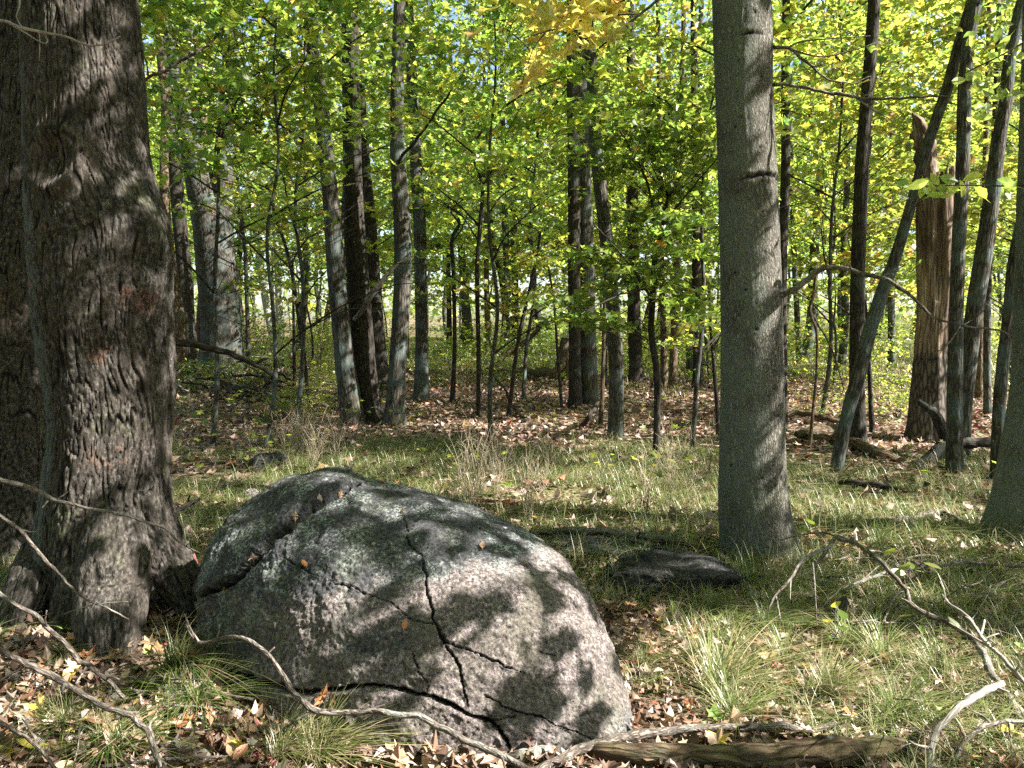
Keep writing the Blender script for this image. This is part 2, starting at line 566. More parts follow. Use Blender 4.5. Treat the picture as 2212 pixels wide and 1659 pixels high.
class Acc:
    def __init__(s):
        s.V, s.Q, s.T, s.R, s.n = [], [], [], [], 0

    def add(s, c, r, sides, **kw):
        V, Q, T, R = tube(c, r, sides, **kw)
        s.V.append(V); s.Q.append(Q + s.n); s.T.append(T + s.n); s.R.append(R)
        s.n += len(V)

    def mesh(s, name, mat, extra=None, smooth=True):
        return mesh_from(name, np.vstack(s.V), [np.vstack(s.Q), np.vstack(s.T)], mat,
                         dict({'rest': np.vstack(s.R)}, **(extra or {})), smooth)


def lumpy(amp, freq, seed, flare=0.0, flare_h=0.25, lobes=0.0, nl=5, fine=0.0, ffreq=30.0):
    def f(R, TH, S, rest):
        sh = R.shape
        q = rest.reshape(-1, 3)
        n = fbm(q * np.array([freq, freq, freq * 0.35]) + seed, 3, seed).reshape(sh)
        out = R * (1 + amp * n)
        if flare:
            e = np.exp(-S / flare_h)
            ph = 0.6 * fbm(q * np.array([0, 0, 0.6]) + seed * 3.1, 1, seed).reshape(sh)
            lob = np.cos(nl * TH + seed + ph) * 0.6 + np.cos((nl - 2) * TH + 2.1 * seed) * 0.4
            out = out * (1 + flare * e * (1 + lobes * lob))
        if fine:
            rg = 1 - np.abs(fbm(q * np.array([ffreq, ffreq, ffreq * 0.2]), 3, seed + 5)).reshape(sh) * 2
            out = out + fine * rg
        return out
    return f


# ------------------------------------------------------------------ leaves
MAPLE = np.array([[0, -0.5], [0.12, -0.12], [0.42, -0.22], [0.30, 0.02], [0.50, 0.22], [0.22, 0.18], [0.16, 0.30], [0, 0.55],
                  [-0.16, 0.30], [-0.22, 0.18], [-0.50, 0.22], [-0.30, 0.02], [-0.42, -0.22], [-0.12, -0.12]])
OAK = np.array([[0, -0.55], [0.10, -0.34], [0.22, -0.26], [0.13, -0.12], [0.30, -0.02], [0.15, 0.10], [0.26, 0.24], [0.10, 0.32],
                [0, 0.55], [-0.10, 0.32], [-0.26, 0.24], [-0.15, 0.10], [-0.30, -0.02], [-0.13, -0.12], [-0.22, -0.26], [-0.10, -0.34]])
BEECHL = np.array([[0, -0.5], [0.17, -0.27], [0.25, 0.0], [0.17, 0.27], [0, 0.5], [-0.17, 0.27], [-0.25, 0.0], [-0.17, -0.27]])
STAR = np.array([[0, -0.45], [0.48, -0.02], [0.17, 0.13], [0, 0.55], [-0.17, 0.13], [-0.48, -0.02]])
KITE = np.array([[0, -0.5], [0.36, 0.05], [0, 0.55], [-0.36, 0.05]])


def leaf_tpl(kind):
    if kind == 'star':
        return STAR, np.array([[0, 1, 2], [0, 2, 3], [0, 3, 4], [0, 4, 5]])
    if kind == 'kite':
        return KITE, np.array([[0, 1, 2], [0, 2, 3]])
    o = {'maple': MAPLE, 'oak': OAK, 'beech': BEECHL}[kind]
    pts = np.vstack([o, [0, 0.02]])
    n = len(o)
    return pts, np.array([[i, (i + 1) % n, n] for i in range(n)])


def leaves(pos, nrm, fwd, size, kind, curl=0.0, fold=0.15):
    """pos (n,3) leaf centres; nrm, fwd unit-ish; size (n,) ; returns V, tris"""
    tpl, tri = leaf_tpl(kind)
    n, k = len(pos), len(tpl)
    nrm = nrm / (np.linalg.norm(nrm, axis=1)[:, None] + 1e-9)
    fwd = fwd - nrm * np.sum(fwd * nrm, 1)[:, None]
    fwd = fwd / (np.linalg.norm(fwd, axis=1)[:, None] + 1e-9)
    side = np.cross(fwd, nrm)
    cu = rng.normal(0, 1, n)[:, None] * curl
    fo = rng.uniform(0.3, 1.5, n)[:, None] * fold
    u, v = tpl[:, 0][None], tpl[:, 1][None]
    wz = fo * np.abs(u) - cu * v * v * 2 + cu * 0.8 * u * v
    sz = size[:, None]
    V = pos[:, None, :] + (u * sz)[..., None] * side[:, None, :] + (v * sz)[..., None] * fwd[:, None, :] + (wz * sz)[..., None] * nrm[:, None, :]
    T = (tri[None] + (np.arange(n) * k)[:, None, None]).reshape(-1, 3)
    return V.reshape(-1, 3), T, k


def pal(n, cols, wts, jit=0.18):
    cols = np.asarray(cols, float)
    wts = np.asarray(wts, float)
    i = rng.choice(len(cols), n, p=wts / wts.sum())
    j = (i + rng.integers(0, len(cols), n)) % len(cols)
    f = rng.uniform(0, 0.25, n)[:, None]
    c = cols[i] * (1 - f) + cols[j] * f
    return np.clip(c * rng.uniform(1 - jit, 1 + jit, (n, 1)), 0, 1)


GREENS = [(0.080, 0.132, 0.020), (0.122, 0.176, 0.025), (0.175, 0.212, 0.030), (0.042, 0.088, 0.020), (0.27, 0.25, 0.035), (0.34, 0.19, 0.06)]
W_MIX = [4, 5, 3, 1.2, 0.5, 0.12]
W_YEL = [2, 4, 4, 0.7, 1.9, 0.5]
W_DEEP = [4, 2, 0.4, 4, 0.1, 0.02]
BROWNS = [(0.26, 0.18, 0.125), (0.16, 0.105, 0.072), (0.38, 0.28, 0.205), (0.08, 0.05, 0.038), (0.46, 0.37, 0.32), (0.34, 0.16, 0.08), (0.42, 0.32, 0.09), (0.26, 0.05, 0.05), (0.17, 0.21, 0.06)]
W_BR = [4, 4, 3, 3.5, 1.6, 0.7, 0.35, 0.2, 0.3]


def leaf_mesh(name, pos, nrm, fwd, size, kind, cols, mat, curl=0.0, fold=0.15):
    V, T, k = leaves(pos, nrm, fwd, size, kind, curl, fold)
    c = np.repeat(np.hstack([cols, np.ones((len(cols), 1))]), k, 0)
    return mesh_from(name, V, [T], mat, {'col': c}, smooth=False)


def spray_leaves(centers, dirs, per, rad, size, tilt=0.55, flat=0.10):
    """leaf positions of flat fans of leaves about each spray centre"""
    n = len(centers) * per
    c = np.repeat(centers, per, 0)
    d = np.repeat(dirs, per, 0)
    d = d / (np.linalg.norm(d, axis=1)[:, None] + 1e-9)
    side = np.cross(d, np.array([0, 0, 1.0]))
    a = rng.uniform(-1, 1, n)[:, None]
    b = rng.normal(0, 0.5, n)[:, None] * (1.1 - 0.5 * np.abs(a))
    pos = c + d * a * rad + side * b * rad + np.array([0, 0, 1.0]) * (rng.normal(0, flat * rad, n)[:, None] - 0.12 * rad * a ** 2)
    nrm = np.array([0, 0, 1.0]) + rng.normal(0, tilt, (n, 3))
    fwd = d + side * np.sign(b) * 0.7 + rng.normal(0, 0.35, (n, 3)) + np.array([0, 0, -0.35])
    s = size * rng.uniform(0.65, 1.25, n)
    return pos, nrm, fwd, s


# --------------------------------------------------------------- trunks from picture positions
def trunk_path(pts, d, top_z=None, lean=None, base_on_ground=True, sink=0.12):
    """pts [(x, y, width)] from top to bottom in the picture, at distance d; returns bottom-to-top (c, r)"""
    rows = []
    for (x, y, w) in pts[::-1]:
        p = P(x, y, d)
        dist = d / math.cos(PITCH)
        rows.append([*p, w * 0.5 * dist / FPX])
    rows = np.array(rows)
    if base_on_ground:
        b = rows[0].copy()
        gz = tz(b[0], b[1])
        k = (rows[1, :2] - b[:2]) / (rows[1, 2] - b[2] + 1e-6)
        for _ in range(2):
            nb = b.copy()
            nb[:2] = b[:2] + k * (gz - sink - b[2])
            gz = tz(nb[0], nb[1])
        nb[2] = gz - sink
        rows = rows[rows[:, 2] > gz + 0.05]
        rows = np.vstack([nb, rows])
    if top_z:
        t = rows[-1, :3] - rows[-2, :3]
        t = t / t[2]
        t[:2] = np.clip(t[:2], -0.25, 0.25) * 0.7
        z0 = rows[-1, 2]
        r0 = rows[-1, 3]
        for f in (0.33, 0.66, 1.0):
            z = z0 + (top_z - z0) * f
            rows = np.vstack([rows, [rows[-1, 0] + t[0] * (z - rows[-1, 2]), rows[-1, 1] + t[1] * (z - rows[-1, 2]) + 0.1 * f, z, r0 * (1 - 0.65 * f)]])
    return rows


CROWNS = {}


def make_tree_px(name, label, pts, d, mat, top_z=12.0, group=None, cat='tree', sides=20, rings=70, flare=0.35, crown=None,
                 fh=0.18, amp=0.06, fork=None, seed=None, fine=0.0, limbs=4, fissure=None, scars=None):
    rows = trunk_path(pts, d, top_z)
    base = rows[0, :3] + np.array([0, 0, 0.12])
    root = empty(name, base, label, cat, group)
    dn = resample(rows, 2400)
    wq = np.cumsum(np.where(dn[:, 2] < 1.7 + 0.43 * d, 1.0, 0.12))
    wq = (wq - wq[0]) / (wq[-1] - wq[0])
    rr = dn[np.searchsorted(wq, np.linspace(0, 1, rings)).clip(0, 2399)]
    rr[:, :3] -= base
    seed = seed if seed is not None else random.randint(1, 900)
    a = Acc()
    if fissure:
        lf = lumpy(amp, 5, seed, flare, fh, 0.35)
        st = {}
        def rf(R_, TH, S, rest):
            o_ = lf(R_, TH, S, rest)
            q = rest.reshape(-1, 3)
            st['f'] = fissures(q, fissure[0], seed, fissure[2])
            return o_ + ((-fissure[1] * st['f']) + fissure[1] * 0.4 * fbm(q * [30, 30, 16], 2, seed)).reshape(o_.shape)
        a.add(rr[:, :3], np.maximum(rr[:, 3], 0.003), sides, radfun=rf, cap=False)
        link('trunk', a.mesh('trunk', mat, {'fis': st['f']}), root)
    else:
        lf = lumpy(amp, 5, seed, flare, fh, 0.35, fine=fine)
        st = {}
        def rf(R_, TH, S, rest):
            o_ = lf(R_, TH, S, rest)
            dk = np.zeros(o_.shape)
            for (t0, z0, tw, zh, dp) in (scars or []):
                dt = np.angle(np.exp(1j * (TH + math.pi / 2 - t0)))
                zc_ = z0 + 0.06 * zh / 0.012 * 0.3 * np.cos(dt * 1.6) + 0.005 * np.sin(dt * 17) * (tw > 0.5)
                zz_ = S + base[2] - 0.12 - zc_
                wt = np.exp(-(dt / tw) ** 4)
                o_ = o_ - dp * wt * np.exp(-(zz_ / zh) ** 2) + 0.6 * dp * wt * np.exp(-((zz_ - 2.2 * zh) / (1.5 * zh)) ** 2)
                dk = np.maximum(dk, wt * np.exp(-(zz_ / zh) ** 2))
            st['f'] = dk.ravel()
            return o_
        a.add(rr[:, :3], np.maximum(rr[:, 3], 0.003), sides, radfun=rf, cap=False)
        link('trunk', a.mesh('trunk', mat, {'fis': st['f']} if scars else None), root)
    for fk in (fork or []):
        b = Acc()
        q = np.array([[*(P(x, y, dd) - base), w * 0.5 * dd / FPX] for x, y, w, dd in fk])
        q = resample(q, 18)
        b.add(q[:, :3], np.maximum(q[:, 3], 0.002), max(6, sides // 2), radfun=lumpy(0.08, 6, seed + 3))
        link('limb', b.mesh('limb', mat), root)
    if crown:
        tip = rr[-1, :3]
        # a few ascending limbs under the crown
        for k in range(limbs):
            zt_ = max(1.9 + 0.46 * d, 0.55 * top_z) + random.uniform(0, 0.25 * top_z) - base[2]
            j = int(np.argmin(np.abs(rr[:, 2] - zt_)))
            an = random.uniform(0, 6.28)
            L = random.uniform(1.2, 2.4)
            p0 = rr[j, :3]
            q = np.array([p0, p0 + [math.cos(an) * L * 0.4, math.sin(an) * L * 0.4, L * 0.5], p0 + [math.cos(an) * L, math.sin(an) * L, L * 0.9]])
            b = Acc()
            rb = rr[j, 3] * 0.45
            b.add(resample(q, 8), np.linspace(rb, 0.01, 8), 6)
            link('limb', b.mesh('limb', mat), root)
        f = link('foliage', CROWNS[crown], root, (tip[0], tip[1], tip[2] - 5.5))
        f.rotation_euler = (0, 0, random.uniform(0, 6.28))
        props(f, kind='stuff')
    return root


# --------------------------------------------------------------- crown prototypes (meshes shared by many trees)
def crown_mesh(name, H, R, nspray, per, size, kind, wts, tilt=0.6, rad=0.42, hollow=0.35):
    z = rng.uniform(0, 1, nspray)
    prof = np.sqrt(np.clip(1 - (2 * z - 0.85) ** 2 / 1.4, 0.08, 1))
    rr = R * prof * np.sqrt(rng.uniform(hollow ** 2, 1, nspray))
    an = rng.uniform(0, 2 * math.pi, nspray)
    # sprays gather on a number of boughs, so gaps are left between them
    boughs = rng.uniform(0, 2 * math.pi, 14)
    near = boughs[rng.integers(0, 14, nspray)]
    an = near + rng.normal(0, 0.28, nspray)
    z = np.clip(np.round(z * 9 + rng.normal(0, 0.22, nspray)) / 9, -0.05, 1.05)
    c = np.stack([rr * np.cos(an), rr * np.sin(an), z * H], 1)
    d = np.stack([np.cos(an), np.sin(an), np.full(nspray, -0.15)], 1)
    pos, nrm, fwd, s = spray_leaves(c, d, per, rad, size, tilt)
    return leaf_mesh(name, pos, nrm, fwd, s, kind, pal(len(pos), GREENS, wts), M_LEAF), c


for k, (w, nm) in enumerate(((W_MIX, 'high_a'), (W_YEL, 'high_b'), (W_MIX, 'high_c'))):
    CROWNS[nm], _ = crown_mesh('canopy_foliage', 6.5, 3.0, 200, 20, 0.13, 'star', w, 0.7, 0.5)

# understory: trunk + limbs + twigs + foliage as shared meshes
UNDER = []
for k in range(6):
    r0 = np.random.default_rng(100 + k)
    Ht = r0.uniform(6.0, 7.5)
    zz = np.linspace(-0.1, Ht, 8)
    path = np.stack([np.cumsum(r0.normal(0, 0.09, 8)), np.cumsum(r0.normal(0, 0.09, 8)), zz], 1)
    path[:, :2] -= path[0, :2]
    path[0, :2] = 0
    wts = (W_MIX, W_YEL, W_MIX, W_DEEP, W_YEL, W_MIX)[k]
    cm, cen = crown_mesh('understory_foliage', Ht - 1.7, 2.0, 165, 24, 0.14, 'star', wts, 0.55, 0.46, 0.15)
    cpts = np.zeros(len(cm.vertices) * 3, np.float32)
    cm.vertices.foreach_get('co', cpts)
    cpts = cpts.reshape(-1, 3)
    cpts[:, 2] += 1.9
    cm.vertices.foreach_set('co', cpts.ravel())
    a = Acc()
    pr = resample(path, 30)
    a.add(pr, np.linspace(0.036, 0.006, 30), 8, radfun=lumpy(0.1, 8, k, 0.4, 0.1))
    tm = a.mesh('sapling_trunk', M_TRUNK)
    limbs = []
    for j in range(8):
        z0 = 1.4 + (Ht - 2.2) * j / 8
        p0 = np.array([np.interp(z0, pr[:, 2], pr[:, 0]), np.interp(z0, pr[:, 2], pr[:, 1]), z0])
        an = j * 2.4 + k
        L = r0.uniform(1.1, 1.9)
        dv = np.array([math.cos(an), math.sin(an), 0])
        q = np.array([p0, p0 + dv * L * 0.35 + [0, 0, L * 0.22], p0 + dv * L * 0.75 + [0.05, 0.08, L * 0.4], p0 + dv * L * 1.1 + [0, 0, L * 0.42]])
        b = Acc()
        b.add(resample(q, 10), np.linspace(0.016, 0.004, 10), 5)
        limbs.append(b.mesh('limb', M_DARK))
    tw = Acc()
    for j in range(0, len(cen), 2):
        c = cen[j] + [0, 0, 1.9]
        p0 = np.array([c[0] * 0.25, c[1] * 0.25, max(1.2, c[2] - 0.5)])
        q = np.array([p0, (p0 + c) / 2 + r0.normal(0, 0.06, 3), c, c + (c - p0) * 0.25])
        tw.add(resample(q, 6), np.linspace(0.006, 0.002, 6), 3, cap=False)
    UNDER.append((tm, limbs, tw.mesh('twigs', M_DARK), cm))

# leafy shrub / seedling mass used low down
SHRUB = []
for k in range(3):
    n = 60
    c = np.stack([rng.normal(0, 0.55, n), rng.normal(0, 0.55, n), rng.uniform(0.1, 1.3, n)], 1)
    d = np.stack([rng.normal(0, 1, n), rng.normal(0, 1, n), np.full(n, 0.1)], 1)
    pos, nrm, fwd, s = spray_leaves(c, d, 12, 0.25, 0.085, 0.6)
    fm = leaf_mesh('shrub_foliage', pos, nrm, fwd, s, 'star', pal(len(pos), GREENS, (W_MIX, W_YEL, W_YEL)[k]), M_LEAF)
    st = Acc()
    for j in range(9):
        an = rng.uniform(0, 6.28)
        L = rng.uniform(0.7, 1.3)
        q = np.array([[0, 0, -0.05], [math.cos(an) * L * 0.2, math.sin(an) * L * 0.2, L * 0.5], [math.cos(an) * L * 0.6, math.sin(an) * L * 0.6, L]])
        st.add(resample(q, 6), np.linspace(0.008, 0.002, 6), 4, cap=False)
    SHRUB.append((fm, st.mesh('stems', M_STICK)))


def place_under(x, y, k, sc=1.0, rot=None, label='', group=None, parts=True, zs=1.0, lift=0.0):
    tm, limbs, tw, cm = UNDER[k % 6]
    root = empty('maple_sapling', (x, y, tz(x, y)), label, 'tree', group)
    root.rotation_euler = (0, 0, random.uniform(0, 6.28) if rot is None else rot)
    root.scale = (sc, sc, sc * zs)
    link('trunk', tm, root)
    if parts:
        for l in limbs:
            link('limb', l, root)
        props(link('twigs', tw, root), kind='stuff')
    f = link('foliage', cm, root, (0, 0, lift))
    props(f, kind='stuff')
    return root


#@@TREES@@
# ================================================================== TREES
# ---- the big trunk at the left, built in fine detail
def big_tree():
    edges = [(-260, 62, 268), (-120, 64, 276), (0, 66, 285), (100, 68, 293), (200, 71, 300), (300, 74, 308), (380, 76, 322), (450, 78, 346),
             (520, 84, 366), (590, 88, 368), (680, 94, 366), (780, 106, 370), (880, 118, 368), (960, 118, 362), (1040, 108, 360),
             (1120, 98, 368), (1200, 92, 384), (1270, 90, 396), (1330, 88, 402)]
    d = 3.95
    rows = np.array([[*P((l + r) / 2, y, d), (r - l) / 2 * d / FPX] for y, l, r in edges[::-1]])
    b = rows[0].copy(); b[2] -= 0.25; b[3] *= 1.12
    rows = np.vstack([b, rows])
    top = rows[-1]
    rows = np.vstack([rows, [top[0] - 0.1, top[1] + 0.1, 6.0, 0.26], [top[0] - 0.2, top[1] + 0.2, 9.0, 0.2], [top[0], top[1] + 0.4, 12.0, 0.08]])
    base = np.array([rows[1, 0], rows[1, 1], tz(rows[1, 0], rows[1, 1])])
    root = empty('big_tree', base, 'huge dark furrowed trunk at far left with burl and flared roots beside the boulder', 'tree')
    low = rows[rows[:, 2] < 4.2]
    low = resample(low, 380)
    hi = rows[rows[:, 2] > 3.9]
    hi = resample(np.vstack([low[-1], hi[hi[:, 2] > low[-1, 2] + 0.3]]), 30)
    zb = low[0, 2]
    store = {}

    def rf(R, TH, S, rest):
        sh = R.shape
        q = rest.reshape(-1, 3)
        Z = S + zb
        out = R * (1 + 0.035 * fbm(q * [3, 3, 1.3], 3, 3).reshape(sh))
        # frame: u = +x, w = -y or +y; front of the trunk (towards the camera) is where world y is negative
        fr = TH
        def gauss(t0, z0, st, sz):
            dt = np.angle(np.exp(1j * (fr - t0)))
            return np.exp(-(dt / st) ** 2 - ((Z - z0) / sz) ** 2)
        F0 = -math.pi / 2
        # buttress roots
        for t0, amp, h, st in ((F0 + 0.05, 0.30, 0.20, 0.30), (F0 - 1.05, 0.12, 0.22, 0.30), (F0 + 1.15, 0.18, 0.22, 0.28),
                               (math.pi / 2 + 0.4, 0.3, 0.3, 0.4), (F0 - 1.9, 0.12, 0.24, 0.3), (F0 + 1.9, 0.22, 0.22, 0.3)):
            dt = np.angle(np.exp(1j * (fr - t0)))
            out = out + amp * np.exp(-(dt / st) ** 2) * np.exp(-np.clip(Z, -0.1, 9) / h)
        out = out * (1 - 0.05 * np.exp(-np.clip(Z, 0, 9) / 0.5))
        # burl at the right, sunken eye-shaped scar with a raised collar
        out = out + 0.05 * gauss(F0 + 1.0, 1.95, 0.35, 0.10) + 0.035 * gauss(F0 + 0.85, 1.7, 0.3, 0.12)
        dt = np.angle(np.exp(1j * (fr - (F0 - 0.12)))) / 0.42
        dz = (Z - 2.28) / 0.12
        rr = np.sqrt(dt ** 2 + dz ** 2)
        out = out + 0.028 * np.exp(-((rr - 1.1) / 0.3) ** 2) - 0.03 * np.exp(-(rr / 0.75) ** 2)
        # vertical hollows / fluting
        out = out + 0.014 * np.cos(5 * TH + 1.3 * np.sin(Z * 1.7) + 1) * np.clip(1.3 - Z * 0.25, 0.2, 1)
        # bark plates
        wv = fbm(q * [6, 6, 2.5] + 9, 2, 12)[:, None] * 0.06
        qq = q + wv
        # growth swirls round the scar and the burl
        k = np.exp(-((rr - 1.0) / 1.2) ** 2) * 0.05
        qq[:, 2] += (k * np.cos(dt * 1.5)).ravel() * 2.0
        fs = fissures(qq, 29.0, 21, 0.15)
        fs = np.maximum(fs, (0.85 * np.exp(-((rr - 1.12) / 0.13) ** 2) * np.clip(dz * 2 + 0.6, 0, 1)).ravel() * (0.4 + 0.6 * (fbm(qq * 25, 2, 4) > -0.1)))
        store['fis'] = fs
        pl = fbm(qq * [30, 30, 16.0], 3, 47, 0.6)
        rough = np.clip(1.25 - 0.14 * Z.ravel(), 0.6, 1.2)
        out = out + (-0.013 * fs + 0.007 * pl).reshape(sh) * rough.reshape(sh)
        return out
    a = Acc()
    a.add(low[:, :3] - base, low[:, 3], 400, radfun=rf, cap=False)
    link('trunk', a.mesh('trunk', M_FISS, {'fis': store['fis']}), root)
    for pts in ([(250, 1120, 120, 3.75), (245, 1210, 150, 3.62), (242, 1300, 150, 3.50), (240, 1370, 140, 3.36), (236, 1430, 95, 3.26), (232, 1470, 40, 3.2)],
                [(330, 1180, 70, 3.85), (365, 1250, 70, 3.8), (392, 1300, 55, 3.75), (405, 1340, 30, 3.7)],
                [(120, 1150, 90, 3.9), (80, 1230, 95, 3.8), (50, 1300, 90, 3.6), (30, 1370, 60, 3.5)]):
        q = np.array([[*(P(x, y, dd) - base), w * .5 * dd / FPX] for x, y, w, dd in pts])
        q = resample(q, 70)
        st = {}
        def rr_(R_, TH, S, rest):
            qq_ = rest.reshape(-1, 3)
            st['f'] = fissures(qq_, 26.0, 31, 0.2)
            return R_ * (1 + 0.16 * fbm(qq_ * [6, 6, 3], 3, 8).reshape(R_.shape)) + (-0.010 * st['f'] + 0.008 * fbm(qq_ * [28, 28, 14], 3, 9)).reshape(R_.shape)
        ra = Acc(); ra.add(q[:, :3], q[:, 3], 90, radfun=rr_, cap=False)
        link('root', ra.mesh('root', M_FISS, {'fis': st['f']}), root)
    b = Acc()
    b.add(hi[:, :3] - base, hi[:, 3], 24, cap=False)
    link('upper_trunk', b.mesh('upper_trunk', M_BIG), root)
    f = link('foliage', CROWNS['high_c'], root, hi[-1, :3] - base - np.array([0, 0, 5]))
    props(f, kind='stuff')
    return root


big_tree()

make_tree_px('big_tree', 'second dark trunk close behind the huge left trunk', [(48, -150, 84), (50, 0, 90), (44, 300, 96), (44, 500, 110), (40, 700, 118), (34, 900, 130), (28, 1100, 150), (20, 1180, 170)],
             4.9, M_FISS, 10.5, sides=190, rings=420, flare=0.22, fh=0.3, amp=0.05, crown='high_a', fissure=(29.0, 0.012, 0.15))
make_tree_px('big_tree', 'third blackish trunk cut by the left picture edge', [(-40, 0, 70), (-38, 500, 84), (-34, 700, 90), (-40, 1000, 110)],
             6.2, M_DARK, 10.5, sides=28, rings=80, flare=0.25, fh=0.3, crown='high_b')

# ---- the grey trunk right of the boulder
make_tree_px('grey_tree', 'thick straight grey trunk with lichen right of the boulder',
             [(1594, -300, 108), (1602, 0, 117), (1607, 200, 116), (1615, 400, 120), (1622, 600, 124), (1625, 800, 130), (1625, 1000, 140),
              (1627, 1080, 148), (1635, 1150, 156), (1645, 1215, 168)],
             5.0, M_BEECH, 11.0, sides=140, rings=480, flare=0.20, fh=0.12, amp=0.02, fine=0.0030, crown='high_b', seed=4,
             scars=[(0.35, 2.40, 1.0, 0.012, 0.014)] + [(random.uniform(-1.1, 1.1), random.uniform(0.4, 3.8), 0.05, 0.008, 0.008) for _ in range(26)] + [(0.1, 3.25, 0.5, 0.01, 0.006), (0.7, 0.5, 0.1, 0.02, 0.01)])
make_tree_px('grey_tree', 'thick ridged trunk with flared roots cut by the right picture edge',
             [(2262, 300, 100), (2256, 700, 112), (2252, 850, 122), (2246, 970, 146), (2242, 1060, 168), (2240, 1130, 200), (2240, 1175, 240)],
             5.3, M_BEECH, 11.0, sides=110, rings=260, flare=0.30, fh=0.12, amp=0.03, fine=0.004, crown='high_a', seed=8)

